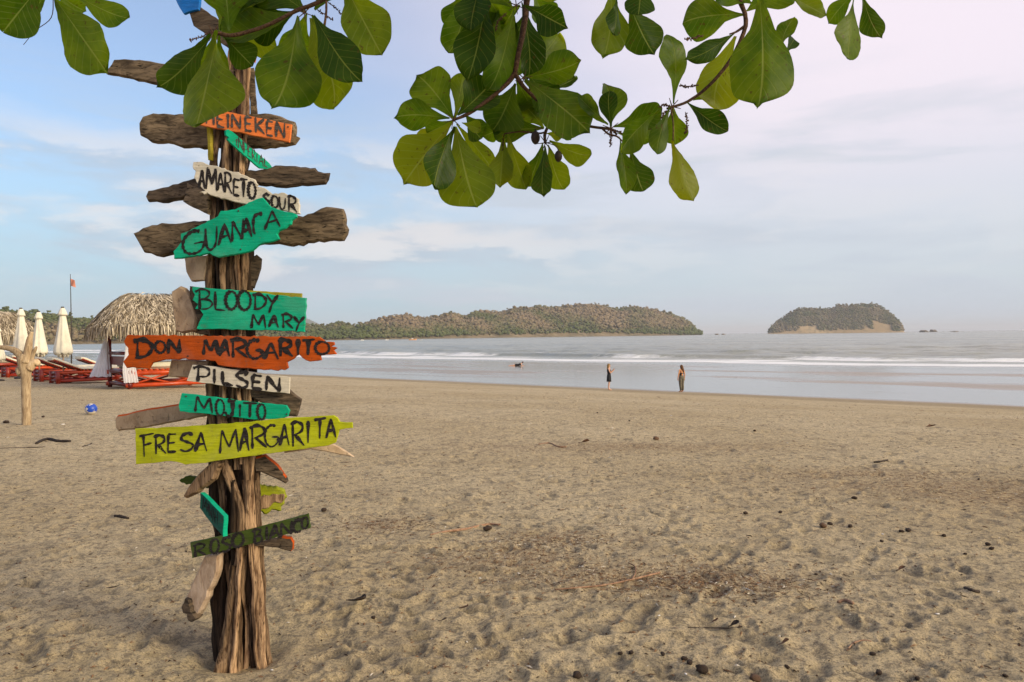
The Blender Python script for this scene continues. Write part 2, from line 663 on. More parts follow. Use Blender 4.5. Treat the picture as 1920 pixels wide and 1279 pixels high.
def leaf_material():
    n = NT('almond_leaf')
    uv = n.n('ShaderNodeUVMap').outputs[0]
    sp = n.n('ShaderNodeSeparateXYZ')
    n.l(uv, sp.inputs[0])
    u, v = sp.outputs[0], sp.outputs[1]
    av = n.math('ABSOLUTE', n.math('SUBTRACT', v, 0.5))
    mid = n.math('SUBTRACT', 1.0, n.ramp(av, 0.006, 0.024))
    ph = n.math('SUBTRACT', u, n.math('MULTIPLY', av, 0.55))
    sw = n.math('ABSOLUTE', n.math('SUBTRACT', n.math('FRACT', n.math('MULTIPLY', ph, 9.0)), 0.5))
    side = n.math('SUBTRACT', 1.0, n.ramp(sw, 0.01, 0.07))
    vein = n.math('MAXIMUM', mid, n.math('MULTIPLY', side, 0.45))
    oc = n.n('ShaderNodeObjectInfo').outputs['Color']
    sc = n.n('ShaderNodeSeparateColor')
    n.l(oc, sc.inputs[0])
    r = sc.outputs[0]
    c = n.coord()
    no = n.noise(c, 14, 5, 0.6)
    sp2 = n.noise(c, 70, 3, 0.6)
    base = n.mix(n.ramp(no, 0.3, 0.7), (0.026, 0.066, 0.003), (0.055, 0.11, 0.005))
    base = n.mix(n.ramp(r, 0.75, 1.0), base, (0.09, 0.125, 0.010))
    base = n.mix(n.math('MULTIPLY', n.ramp(sp2, 0.62, 0.70), 0.8), base, (0.10, 0.050, 0.012))
    basev = n.mix(n.math('MULTIPLY', vein, 0.6), base, (0.24, 0.29, 0.05))
    tr = n.mix(n.ramp(no, 0.3, 0.7), (0.12, 0.23, 0.002), (0.30, 0.40, 0.004))
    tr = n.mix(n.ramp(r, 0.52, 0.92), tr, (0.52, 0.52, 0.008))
    tr = n.mix(n.math('SUBTRACT', 1.0, n.ramp(r, 0.05, 0.42)), tr, (0.03, 0.07, 0.001))  # low tones darken the leaf: shade from leaves above, put into the colour
    tr = n.mix(n.math('MULTIPLY', n.ramp(sp2, 0.62, 0.70), 0.7), tr, (0.10, 0.06, 0.004))
    tr = n.mix(n.math('MULTIPLY', vein, 0.5), tr, (0.55, 0.58, 0.10))
    n.setin(n.bsdf, 'Base Color', basev)
    n.setin(n.bsdf, 'Roughness', 0.38)
    n.setin(n.bsdf, 'Specular IOR Level', 0.20)
    nb = n.bump(n.math('ADD', n.math('MULTIPLY', vein, -0.6), no), 0.5, 0.004)
    n.l(nb, n.bsdf.inputs['Normal'])
    t = n.n('ShaderNodeBsdfTranslucent')
    n.setin(t, 'Color', tr)
    mx = n.n('ShaderNodeMixShader')
    mx.inputs[0].default_value = 0.62
    n.l(n.bsdf.outputs[0], mx.inputs[1])
    n.l(t.outputs[0], mx.inputs[2])
    n.l(mx.outputs[0], n.out.inputs[0])
    return n.m


M['leaf'] = leaf_material()
M['twig'] = wood('leaf_twig', (0.045, 0.022, 0.013), (0.16, 0.085, 0.045), (20, 20, 20), 0.6)
M['fruit'] = plain('dark_almond_fruit', (0.035, 0.018, 0.012), 0.6)
M['bark'] = wood('tree_bark', (0.06, 0.045, 0.032), (0.20, 0.155, 0.11), (6, 6, 2), 1.0)


# ================================================================== BEACH
def polar_grid(radii, az):
    R, A = np.meshgrid(radii, az, indexing='ij')
    X = R * np.sin(A)
    Y = R * np.cos(A)
    nr, na = R.shape
    i = np.arange(nr - 1)[:, None] * na + np.arange(na - 1)[None, :]
    Q = np.stack([i, i + na, i + na + 1, i + 1], -1).reshape(-1, 4)
    return X, Y, Q


fine_az = np.radians(np.arange(-41, 41.01, 0.105))
left_az = np.radians(np.arange(-180, -41, 3.0))
right_az = np.radians(np.arange(44, 180.1, 3.0))
AZ = np.concatenate([left_az, fine_az, right_az])
RR = np.concatenate([[0.02, 0.4, 0.9, 1.4], np.geomspace(1.9, 16, 420), np.geomspace(16.1, 130, 190), np.geomspace(140, 1500, 40)])
BX, BY, BQ = polar_grid(RR, AZ)
BS = SN[0] * BX + SN[1] * BY
BT = 0.76 * BX - 0.65 * BY
BZ = base_z_np(BX, BY)
near = np.clip((60 - np.hypot(BX, BY)) / 40, 0, 1)
dryk = np.clip((40 - BS) / 5, 0, 1)
rel = 0.022 * fbm(BX * 0.55, BY * 0.55, 3) + 0.009 * pnoise(BX * 1.6 + 5, BY * 1.6)
rel += 0.013 * fbm(BX * 3.6, BY * 3.6, 3, 0.6) + 0.008 * fbm(BX * 13, BY * 13, 2, 0.6) * np.clip((9 - np.hypot(BX, BY)) / 4, 0, 1)
ridge = 1 - np.abs(pnoise(BX * 2.7 + 40, BY * 2.7)) * 2
rel += 0.005 * ridge
BZ = BZ + rel * dryk * np.clip((120 - np.hypot(BX, BY)) / 80, 0.0, 1)
BLOW = np.zeros_like(BZ)
# footprints and hand-sized scuffs pressed into the dry sand
nfoot = 4200
fr = np.exp(rng.uniform(math.log(2.4), math.log(22), nfoot))
fa = rng.uniform(math.radians(-38), math.radians(38), nfoot)
for q in range(nfoot):
    cx_, cy_ = fr[q] * math.sin(fa[q]), fr[q] * math.cos(fa[q])
    if SN[0] * cx_ + SN[1] * cy_ > 30:
        continue
    ln = rng.uniform(0.035, 0.11) * (1 if rng.random() > .06 else 1.7)
    wd = ln * rng.uniform(0.38, 0.62)
    th = rng.uniform(0, math.pi)
    dep = rng.uniform(0.003, 0.017) * (1 if rng.random() > 0.12 else -0.6)
    reach = ln * 2.3
    i0, i1 = np.searchsorted(RR, [fr[q] - reach, fr[q] + reach])
    j0, j1 = np.searchsorted(AZ, [fa[q] - reach / fr[q], fa[q] + reach / fr[q]])
    if i1 - i0 < 2 or j1 - j0 < 2:
        continue
    sx, sy = BX[i0:i1, j0:j1] - cx_, BY[i0:i1, j0:j1] - cy_
    a_ = (sx * math.cos(th) + sy * math.sin(th)) / ln
    b_ = (-sx * math.sin(th) + sy * math.cos(th)) / wd
    d2 = a_ * a_ + b_ * b_
    d2 = d2 * (1 + 0.35 * pnoise(BX[i0:i1, j0:j1] * 14, BY[i0:i1, j0:j1] * 14))
    hole = np.exp(-d2 * d2 * 0.9)
    rim = np.exp(-((np.sqrt(np.maximum(d2, 0)) - 1.45) ** 2) * 7)
    BZ[i0:i1, j0:j1] += -dep * hole + dep * 0.38 * rim
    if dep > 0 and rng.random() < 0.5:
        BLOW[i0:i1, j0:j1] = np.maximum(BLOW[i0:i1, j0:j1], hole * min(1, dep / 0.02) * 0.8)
for (tx, ty, tang, tn_) in ((-2.2, 5.2, 0.35, 16), (0.4, 3.6, 0.95, 22), (3.2, 4.6, 2.6, 18), (1.0, 8.5, 0.15, 20)):
    for q in range(tn_):
        st_ = q * 0.62
        sd_ = 0.09 * (1 if q % 2 else -1)
        cx_, cy_ = tx + st_ * math.cos(tang) - sd_ * math.sin(tang), ty + st_ * math.sin(tang) + sd_ * math.cos(tang)
        d_ = np.hypot(cx_, cy_)
        a0_ = math.atan2(cx_, cy_)
        if d_ < 2.5 or abs(a0_) > 0.68:
            continue
        i0, i1 = np.searchsorted(RR, [d_ - .35, d_ + .35])
        j0, j1 = np.searchsorted(AZ, [a0_ - .35 / d_, a0_ + .35 / d_])
        sx, sy = BX[i0:i1, j0:j1] - cx_, BY[i0:i1, j0:j1] - cy_
        an_ = tang + rng.normal(0, .15)
        a_ = (sx * math.cos(an_) + sy * math.sin(an_)) / 0.14
        b_ = (-sx * math.sin(an_) + sy * math.cos(an_)) / 0.055
        d2 = (a_ * a_ + b_ * b_) * (1 + 0.3 * pnoise(BX[i0:i1, j0:j1] * 11, BY[i0:i1, j0:j1] * 11))
        hole = np.exp(-d2 * d2 * .8)
        BZ[i0:i1, j0:j1] += -0.018 * hole + 0.007 * np.exp(-((np.sqrt(d2) - 1.4) ** 2) * 7)
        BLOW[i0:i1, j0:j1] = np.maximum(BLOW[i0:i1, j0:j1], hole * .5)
# sand heaped a little round the foot of the post
POST_B = P(452, 1243, 3.75)
_pw = np.exp(-((BX - POST_B.x) ** 2 + (BY - 3.75) ** 2) / 0.16)
_pd = np.hypot(BX - POST_B.x, BY - 3.72)
BZ = BZ * (1 - 0.8 * _pw) - 0.012 * _pw + 0.03 * np.exp(-((_pd - 0.25) / 0.08) ** 2) * (0.6 + 0.8 * pnoise(BX * 5, BY * 5)) + 0.006 * fbm(BX * 9, BY * 9, 2) * _pw


def ground_z(x, y):
    r = math.hypot(x, y)
    a = math.atan2(x, y)
    i = min(max(int(np.searchsorted(RR, r)), 1), len(RR) - 1)
    j = min(max(int(np.searchsorted(AZ, a)), 1), len(AZ) - 1)
    fr_ = (r - RR[i - 1]) / (RR[i] - RR[i - 1])
    fa_ = (a - AZ[j - 1]) / (AZ[j] - AZ[j - 1])
    z0 = BZ[i - 1, j - 1] * (1 - fa_) + BZ[i - 1, j] * fa_
    z1 = BZ[i, j - 1] * (1 - fa_) + BZ[i, j] * fa_
    return float(z0 * (1 - fr_) + z1 * fr_)


def G(px, py):
    """where the view through a pixel meets the beach"""
    r = ray(px, py)
    d = 1.5
    while d < 1200:
        x, y, z = r.x * d, r.y * d, r.z * d + CAM_H
        if z < ground_z(x, y):
            break
        d *= 1.004
    return Vector((x, y, ground_z(x, y)))


# litter patches seen on the dry sand
LIT = [(950, 1045, .5, .22), (1150, 1085, .6, .2), (1330, 1092, .6, .2), (1050, 1015, .4, .15), (1780, 910, 1.5, .35),
       (1870, 930, 1.2, .4), (1170, 838, 2.2, .35), (1620, 890, 1.2, .25), (1250, 1100, .5, .12), (720, 985, .35, .15), (1400, 1100, .4, .12)]
BLIT = np.zeros_like(BZ)
LITC = []
for (lx, ly, sx_, sy_) in LIT:
    g_ = G(lx, ly)
    LITC.append((g_.x, g_.y, sx_, sy_))
    BLIT = np.maximum(BLIT, np.exp(-((BX - g_.x) / sx_) ** 2 - ((BY - g_.y) / sy_ / 1.5) ** 2))
edge = BS - 42.0 + 0.9 * fbm(BT * 0.10, BS * 0.10, 3)
BWET = np.clip(edge / 2.2, 0, 1)
stk = fbm(BT * 0.030 + 3.3, BS * 0.13 + 1.7, 5, 0.6)
strk = np.clip((stk - 0.06) * 3.2, 0, 1) * np.clip((BS - 47) / 6, 0, 1) * np.clip((88 - BS) / 10, 0, 1)
BWET = BWET * (1 - 0.30 * strk)
BDAMP = np.clip((BS - 37.5 + 0.8 * fbm(BT * 0.15, BS * 0.15, 3)) / 3.0, 0, 1)
bme = big_mesh('beach', np.stack([BX, BY, BZ], -1).reshape(-1, 3), BQ[:, ::-1])
set_smooth(bme)
add_attr(bme, 'wet', BWET)
add_attr(bme, 'damp', BDAMP)
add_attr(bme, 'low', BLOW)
add_attr(bme, 'litter', BLIT)
beach = link_mesh('beach', bme, M['sand'])
beach['kind'] = 'structure'

# ================================================================== SEA
SAZ = np.concatenate([np.radians(np.arange(-180, -42, 2.0)), np.radians(np.arange(-42, 42.01, 0.12)), np.radians(np.arange(44, 180.1, 2.0))])
SR = np.concatenate([[5.0, 30.0], np.arange(62, 200, 0.55), np.geomspace(200, 900, 170), np.geomspace(920, 27000, 50)])
SX, SY, SQ = polar_grid(SR, SAZ)
SS = SN[0] * SX + SN[1] * SY
ST = 0.76 * SX - 0.65 * SY
SZ = np.full_like(SX, SEA_Z)
warp = SS + 5.0 * pnoise(ST * 0.016, 0.5 + 0 * ST) + 4.2 * pnoise(ST * 0.05, SS * 0.02) + 1.2 * pnoise(ST * 0.13, 3.5 + SS * 0.05)


def crest(c, w, h, back=2.4):
    d = warp - c
    return h * np.exp(-np.where(d < 0, (d / w) ** 2, (d / (w * back)) ** 2))


amp1 = 0.55 + 0.45 * np.clip(0.5 + pnoise(ST * 0.022 + 9, SS * 0.01) * 1.4, 0, 1.2)
SZ += crest(95, 1.0, 0.16) * amp1 + crest(111.5, 1.1, 0.62) * amp1 + crest(121, 1.6, 0.34) * (0.4 + pnoise(ST * 0.03, 7 + 0 * ST)) + crest(139, 2.4, 0.42)
SZ += crest(165, 3.5, 0.35) + crest(195, 4.5, 0.35) + crest(236, 6, 0.35)
chop = fbm(ST * 0.08, SS * 0.25, 3)
SZ += 0.42 * chop * np.clip((SS - 108) / 24, 0, 1) * np.clip((900 - np.hypot(SX, SY)) / 500, 0, 1)
SZ += 0.02 * chop * np.clip((SS - 90) / 10, 0, 1)
fo = np.zeros_like(SZ)


def fband(c, w0, w1, k):
    d = warp - c
    return k * np.exp(-np.where(d < 0, (d / w0) ** 2, (d / w1) ** 2))


brk = np.clip(0.60 + 1.3 * fbm(ST * 0.035 + 2, SS * 0.04, 3), 0.1, 1)
brk2 = np.clip(0.55 + 1.4 * fbm(ST * 0.03 + 40, SS * 0.05 + 9, 3), 0.05, 1)
brk3 = np.clip(0.60 + 1.5 * fbm(ST * 0.045 + 70, SS * 0.05 + 3, 3), 0.15, 1)
fo = np.maximum(fo, fband(94.0, 3.2, 6.0, 1.15) * (0.7 + 0.3 * brk))
fo = np.maximum(fo, fband(102.5, 4.0, 4.4, 0.95) * np.maximum(brk2, .35))
fo = np.maximum(fo, fband(109.5, 3.4, 3.4, 0.9) * brk)
fo = np.maximum(fo, fband(116.0, 3.6, 4.6, 1.15) * np.maximum(brk3, .3))
fo = np.maximum(fo, fband(131, 1.0, 2.4, 0.7) * np.clip(pnoise(ST * 0.035 + 77, 0 * ST) * 2.5, 0, 1))
fo = np.maximum(fo, fband(88.6, 0.5, 0.7, 0.62))
shal = np.clip((97 - warp) / 8, 0, 1)
sme = big_mesh('sea', np.stack([SX, SY, SZ], -1).reshape(-1, 3), SQ[:, ::-1])
set_smooth(sme)
add_attr(sme, 'foam', fo)
add_attr(sme, 'shallow', shal)
sea = link_mesh('sea', sme, M['sea'])
sea['kind'] = 'structure'


# ================================================================== FAR LAND
def land_material(name, a, b, c_):
    n = NT(name)
    pos = n.n('ShaderNodeNewGeometry').outputs['Position']
    x = n.noise(pos, 0.012, 5)
    y = n.noise(pos, 0.09, 5, 0.65)
    col = n.mix(n.ramp(x, 0.35, 0.65), a, b)
    col = n.mix(n.ramp(y, 0.45, 0.7), col, c_)
    return n.done(col, 0.95, None, 0.1)


def forest_material(name):
    n = NT(name)
    at = n.attr('tone')
    r = n.island()
    col = n.mix(at.outputs['Fac'], (0.082, 0.098, 0.034), (0.205, 0.152, 0.094))
    hv = n.n('ShaderNodeHueSaturation')
    n.l(col, hv.inputs['Color'])
    n.l(n.math('ADD', n.math('MULTIPLY', r, 0.40), 0.82), hv.inputs['Value'])
    return n.done(hv.outputs[0], 0.9, None, 0.1)


M['land'] = land_material('far_land', (0.12, 0.095, 0.055), (0.20, 0.15, 0.09), (0.27, 0.21, 0.13))
M['cliff'] = land_material('dry_slope', (0.30, 0.21, 0.115), (0.42, 0.31, 0.18), (0.20, 0.155, 0.085))
M['forest'] = forest_material('far_forest')
M['blue_hill'] = land_material('far_blue_hill', (0.10, 0.11, 0.085), (0.13, 0.135, 0.10), (0.10, 0.105, 0.085))
M['far_sand'] = plain('far_sand', (0.42, 0.34, 0.23), 0.9, 0.15, 0.05, 0.0)


def hor_y(px):
    return 629 - 0.0108 * (px - 960)


def terrain(name, cols, crest_pts, shore, thick, treeh, mat, beachw=0.0, nr=26):
    """ridge land: cols pixel columns, crest_pts outline in pixels, shore(px) forward distance"""
    cp = np.array(crest_pts, float)
    V = []
    us = np.linspace(0, 1, nr)
    for px in cols:
        D = shore(px)
        T = thick(px)
        Rd = D + T * 0.5
        top = np.interp(px, cp[:, 0], cp[:, 1])
        zt = CAM_H + (hor_y(px) - top) / F * Rd - treeh
        for u in us:
            yd = D + T * u
            x = (px - W / 2) / F * yd
            e = 1 - abs(u - 0.5) * 2
            prof = math.sin(min(1, e * 1.02) * math.pi / 2) ** 0.85
            if beachw and u < 0.5:
                prof *= min(1, max(0, (yd - D - beachw * 0.6) / (beachw * 1.2)))
            zz = SEA_Z - 1.0 + (max(zt, SEA_Z + 0.4) - SEA_Z + 1.0) * prof
            if beachw and u < 0.5:
                zz = max(zz, SEA_Z - 0.5 + min(1.6, 0.06 * (yd - D)))
            V.append((x, yd, zz))
    V = np.array(V)
    nc = len(cols)
    nz = 0.10 * fbm(V[:, 0] * 0.012, V[:, 1] * 0.012, 4) * np.clip(V[:, 2] - SEA_Z - 2, 0, 60)
    V[:, 2] += nz
    i = np.arange(nc - 1)[:, None] * nr + np.arange(nr - 1)[None, :]
    Q = np.stack([i, i + nr, i + nr + 1, i + 1], -1).reshape(-1, 4)
    me = big_mesh(name, V, Q)
    set_smooth(me)
    o = link_mesh(name, me, mat)
    o['kind'] = 'structure'
    return o, V.reshape(nc, nr, 3)


_ico = bmesh.new()
bmesh.ops.create_icosphere(_ico, subdivisions=1, radius=1.0)
ICO_V = np.array([v.co[:] for v in _ico.verts])
ICO_F = np.array([[v.index for v in f.verts] for f in _ico.faces])
_ico.free()
OCT_V = np.array([(1, 0, 0), (0, 1, 0), (-.9, 0, .2), (0, -1, 0), (0, 0, 1), (0.1, 0, -1), (.6, .6, .5), (-.6, -.6, .4)], float)


def forest(name, pts, sizes, tones, seed=1):
    g = np.random.default_rng(seed)
    n = len(pts)
    nv = len(ICO_V)
    jit = g.uniform(0.45, 1.3, (n, nv, 1))
    V = ICO_V[None] * jit * (sizes[:, None, None] * np.array([1, 1, 0.82])[None, None])
    V = V + pts[:, None, :]
    Fc = (ICO_F[None] + (np.arange(n) * nv)[:, None, None]).reshape(-1, 3)
    me = big_mesh(name, V.reshape(-1, 3), Fc)
    add_attr(me, 'tone', np.repeat(tones, nv))
    o = link_mesh(name, me, M['forest'])
    o['kind'] = 'stuff'
    return o


def scatter(grid, n, umin, umax, seed, lift=2.0):
    g = np.random.default_rng(seed)
    nc, nr, _ = grid.shape
    a = g.uniform(0, nc - 1.001, n)
    b = g.uniform(umin * (nr - 1), umax * (nr - 1), n)
    i, j = a.astype(int), b.astype(int)
    fa_, fb_ = (a - i)[:, None], (b - j)[:, None]
    p = (grid[i, j] * (1 - fa_) + grid[i + 1, j] * fa_) * (1 - fb_) + (grid[i, j + 1] * (1 - fa_) + grid[i + 1, j + 1] * fa_) * fb_
    p = p.copy()
    p[:, 2] += lift
    return p, a / nc, b / (nr - 1)


CREST = [(-700, 585), (-200, 582), (0, 583), (49, 586), (89, 591), (102, 588), (138, 597), (159, 599), (300, 604), (420, 606), (560, 611), (610, 613),
         (640, 606), (661, 613), (707, 602), (740, 594), (765, 593), (790, 598), (827, 596), (848, 588), (873, 594), (894, 585), (940, 587),
         (957, 582), (998, 578), (1032, 577), (1073, 573), (1123, 574), (1157, 580), (1186, 575), (1227, 581), (1257, 590), (1282, 598),
         (1298, 609), (1309, 622), (1316, 630)]


def head_shore(px):
    return float(np.interp(px, [-700, 0, 200, 400, 640, 800, 1000, 1200, 1316], [430, 640, 760, 880, 1050, 1200, 1450, 1650, 1780]))


def head_thick(px):
    return float(np.interp(px, [-700, 0, 600, 700, 900, 1100, 1270, 1316], [300, 320, 320, 380, 520, 520, 380, 60]))


cols = np.concatenate([np.arange(-700, 560, 20), np.arange(560, 1317, 4)])
headland, HG = terrain('headland', cols, CREST, head_shore, head_thick, 7.0, M['land'], beachw=16)
p, cu, ru = scatter(HG, 42000, 0.04, 0.60, 5)
pxs = p[:, 0] / p[:, 1] * F + W / 2
keep = (p[:, 2] > SEA_Z + 2.6) & (pxs > -420)
p, pxs, ru = p[keep], pxs[keep], ru[keep]
dryness = np.clip((pxs - 560) / 200, 0.0, 1) * np.clip((p[:, 2] + 2 - 6) / 12, 0, 1)
dryness = np.clip(dryness * 0.75 + 1.3 * fbm(p[:, 0] * 0.008, p[:, 1] * 0.008, 3) + rng.normal(0, 0.16, len(p)), 0, 1)
sz = rng.uniform(1.3, 3.4, len(p)) * rng.choice([0.8, 1, 1.45], len(p)) * np.interp(p[:, 1], [600, 1700], [0.75, 1.15])
p[:, 2] += rng.uniform(0, 4.0, len(p)) + np.where(rng.random(len(p)) < .06, rng.uniform(1, 6, len(p)), 0)
forest('headland_forest', p, sz, dryness, 3)

# the near end of the bay: green trees behind the far beach on the left
def isl_shore(px):
    return 2350 + 0 * px


ISL = [(1436, 626), (1442, 620), (1454, 607), (1476, 590), (1498, 580), (1523, 581), (1560, 581), (1570, 574), (1607, 571), (1642, 572), (1660, 581), (1679, 597), (1689, 607), (1697, 622), (1700, 627)]
island, IG = terrain('island', np.arange(1434, 1703, 3), ISL, isl_shore, lambda px: float(np.interp(px, [1434, 1470, 1660, 1702], [30, 300, 300, 30])), 6.0, M['cliff'], nr=24)
p, cu, ru = scatter(IG, 10500, 0.03, 0.60, 8, 1.0)
pxs = p[:, 0] / p[:, 1] * F + W / 2
hgt = (p[:, 2] - SEA_Z) / 70.0
face = fbm(p[:, 0] * 0.018, p[:, 2] * 0.012, 3)
keep = (hgt > 0.07 + 0.12 * face) & ~((pxs > 1622) & (pxs < 1682) & (hgt < 0.66 - (pxs - 1622) / 150) & (face > -0.1)) & ~((pxs > 1470) & (pxs < 1540) & (hgt < 0.34) & (face > 0.05))
p, pxs = p[keep], pxs[keep]
sz = rng.uniform(1.8, 4.4, len(p))
tn = np.clip(0.55 + 0.9 * fbm(p[:, 0] * 0.02, p[:, 1] * 0.02, 3) + rng.normal(0, 0.15, len(p)), 0, 1)
p[:, 2] += rng.uniform(-1, 3.5, len(p)) + np.where(rng.random(len(p)) < .12, rng.uniform(1, 9, len(p)), 0)
forest('island_forest', p, sz, tn, 4)

HILL = [(300, 628), (400, 618), (440, 611), (500, 600), (545, 594), (573, 596), (600, 609), (630, 615), (700, 621), (760, 628)]
terrain('distant_hill', np.arange(300, 762, 12), HILL, lambda px: 4300.0, lambda px: 900.0, 0.0, M['blue_hill'], nr=14)

# rocks in the sea by the island
M['rock'] = plain('sea_rock', (0.16, 0.12, 0.085), 0.9, 0.4, 0.3, 0.6, 0.3)


def rock(name, px, py_base, hpx, wpx, d, seed, label, cat, group=None):
    g = np.random.default_rng(seed)
    bm = bmesh.new()
    bmesh.ops.create_icosphere(bm, subdivisions=2, radius=1.0)
    w = wpx / F * d / 2
    h = hpx / F * d
    for v in bm.verts:
        k_ = 1 + 0.28 * float(pnoise(np.array(v.co.x * 1.7 + seed), np.array(v.co.y * 1.7 + v.co.z * 2.1))) * 2 + g.uniform(-.08, .08)
        v.co = Vector((v.co.x * w * k_, v.co.y * w * 0.7 * k_, v.co.z * h * k_))
    me = bpy.data.meshes.new(name)
    bm.to_mesh(me)
    bm.free()
    o = link_mesh(name, me, M['rock'])
    q = P(px, py_base, d)
    o.location = (q.x, q.y, SEA_Z - 0.1 * h)
    return tag(o, label, cat, group)


rock('sea_rock', 1732, 622, 4.5, 20, 2300, 1, 'taller brown rock in the sea just right of the island', 'rock', 'rocks off the island')
rock('sea_rock', 1750, 622, 5.5, 16, 2320, 2, 'pointed rock standing off the island beside a broader one', 'rock', 'rocks off the island')
rock('sea_rock', 1790, 621, 2.2, 15, 2300, 3, 'lowest flat rock farthest to the right of the island', 'rock', 'rocks off the island')
rock('sea_rock', 1344, 627, 2.6, 9, 1750, 4, 'small dark rock in the gap between headland and island', 'rock', 'rocks off the headland')
rock('sea_rock', 1356, 627, 2.6, 8, 1750, 5, 'small dark rock in the gap, the one nearer the island', 'rock', 'rocks off the headland')


# ================================================================== SIGNPOST
PD = 3.75                                # forward distance of the post's heart
BASE = Vector((POST_B.x, PD, ground_z(POST_B.x, PD)))
signpost = thing('signpost', 'tall driftwood post nailed all over with painted drink signs', 'signpost', BASE)


def ppx(px, py, d):
    return P(px, py, d) - BASE


PXM = PD / F                             # metres per pixel at the post


def pole(pts, radii, depth, mat, seed, fl=0.0):
    """one stick of the bundle: pts pixel (x,y), radii pixel"""
    g = random.Random(seed)
    n = max(8, int(abs(pts[0][1] - pts[-1][1]) / 14))
    ys = np.linspace(pts[0][1], pts[-1][1], n)
    order = sorted(range(len(pts)), key=lambda i: pts[i][1])
    yy = [pts[i][1] for i in order]
    xx = [pts[i][0] for i in order]
    rr = [radii[i] for i in order]
    dd = [depth[i] if hasattr(depth, '__len__') else depth for i in order]
    seg = 18
    ph = [g.uniform(0, 6.28) for _ in range(4)]
    V = []
    Fc = []
    dense = catmull(list(zip(yy, xx)), 8)
    dy_ = [q[0] for q in dense]
    dx_ = [q[1] for q in dense]
    for i, y in enumerate(ys):
        x = np.interp(y, dy_, dx_) + 2.4 * math.sin(y / 37 + ph[0]) + 1.1 * math.sin(y / 13 + ph[1])
        r = np.interp(y, yy, rr) * PXM * (0.69 if mat == 'pole' else 1.0) * (1 + 0.10 * math.sin(y / 29 + ph[2]) + g.uniform(-.05, .05))
        c = ppx(x, y, np.interp(y, yy, dd))
        for k_ in range(seg):
            a = 2 * math.pi * k_ / seg
            gr = 1 + 0.10 * math.sin(2 * a + y / 21 + ph[0]) + 0.17 * math.sin(3 * a + ph[3] + y / 75) + 0.12 * math.sin(5 * a + ph[1] - y / 55) + 0.05 * g.uniform(-1, 1)
            V.append(c + Vector((math.cos(a) * r * gr, math.sin(a) * r * gr, 0)))
    for i in range(n - 1):
        for k_ in range(seg):
            a, b = i * seg + k_, i * seg + (k_ + 1) % seg
            Fc.append((a, b, b + seg, a + seg))
    Fc.append(tuple(range(seg)))
    Fc.append(tuple((n - 1) * seg + k_ for k_ in reversed(range(seg))))
    return from_data('pole', V, Fc, M[mat], signpost, True)


pole([(452, 1262), (452, 900), (440, 520), (440, 300), (447, 75)], [30, 27, 24, 22, 10], 3.80, 'pole_shaded', 1)  # core filling the bundle, its colour stands in for shade between poles
pole([(420, 1255), (418, 1150), (417, 1050), (408, 900), (402, 700), (399, 480)], [18, 16, 16, 14, 13, 10], 3.765, 'pole_shaded', 2)
pole([(424, 1268), (427, 1215), (436, 1130), (447, 1050), (453, 990), (447, 945), (430, 895), (419, 850), (414, 760)], [27, 23, 15, 13, 12, 11, 11, 10, 9], 3.67, 'pole', 3)
pole([(450, 1262), (447, 1200), (446, 1130), (454, 1040), (458, 985), (461, 940), (463, 860), (459, 720), (456, 560), (458, 420)], [9, 9, 8, 9, 10, 9, 9, 9, 9, 9], 3.675, 'pole', 4)
pole([(494, 1266), (488, 1160), (480, 1060), (474, 990), (471, 870), (468, 720)], [13, 12, 10, 9, 8, 8], 3.68, 'pole', 5)
pole([(503, 1266), (498, 1160), (489, 1050), (486, 990), (484, 860), (478, 740)], [8, 8, 7, 7, 7, 7], 3.71, 'pole', 6)
pole([(470, 1256), (465, 1190), (461, 1120), (463, 1030)], [6, 6, 7, 6], 3.73, 'pole', 7)
pole([(440, 1180), (433, 1110), (426, 1040), (418, 960), (412, 880), (404, 800)], [7, 7, 7, 8, 8, 8], 3.70, 'pole', 8)
pole([(404, 880), (398, 700), (396, 520), (404, 300), (424, 190), (432, 120), (440, 70)], [10, 11, 11, 11, 10, 9, 8], 3.70, 'pole', 9)
pole([(424, 880), (421, 700), (422, 520), (425, 300), (441, 190), (446, 130)], [10, 10, 10, 10, 9, 8], 3.685, 'pole', 10)
pole([(442, 880), (440, 700), (439, 520), (445, 300), (452, 190), (455, 110), (450, 66)], [8, 9, 9, 9, 10, 9, 8], 3.68, 'pole', 11)
pole([(463, 500), (459, 420), (459, 300), (461, 180), (463, 95)], [9, 8, 8, 8, 7], 3.70, 'pole', 12)
pole([(476, 780), (468, 640), (466, 520), (463, 400)], [8, 8, 8, 7], 3.71, 'pole_shaded', 13)
pole([(468, 1262), (462, 1180), (468, 1090), (470, 1000)], [13, 12, 10, 10], 3.775, 'pole_shaded', 14)

pole([(408, 1262), (420, 1205), (433, 1130), (441, 1060)], [9, 9, 8, 7], 3.645, 'pole', 15)
pole([(440, 1264), (441, 1205), (443, 1130), (451, 1050), (449, 1000)], [8, 7, 7, 6, 6], 3.635, 'pole', 16)
pole([(486, 1264), (480, 1180), (474, 1090), (468, 1010), (466, 900)], [6, 6, 6, 5, 5], 3.665, 'pole', 17)
for q_, (xb, xt, dd_) in enumerate(((412, 424, 3.70), (458, 462, 3.69), (476, 470, 3.70), (498, 484, 3.70), (430, 440, 3.66))):
    pole([(xb, 1264), (xb * .7 + xt * .3 + 3, 1180), (xb * .4 + xt * .6 - 3, 1090), (xt, 1000), (xt - 4, 900)], [6, 5, 5, 5, 4], dd_, 'pole' if q_ % 2 else 'pole_shaded', 30 + q_)
pole([(432, 880), (434, 760), (430, 640), (431, 500), (434, 340)], [6, 6, 6, 6, 6], 3.685, 'pole_shaded', 18)
pole([(452, 870), (450, 760), (449, 640), (448, 500), (452, 360), (455, 260)], [5, 6, 6, 6, 6, 5], 3.665, 'pole', 19)
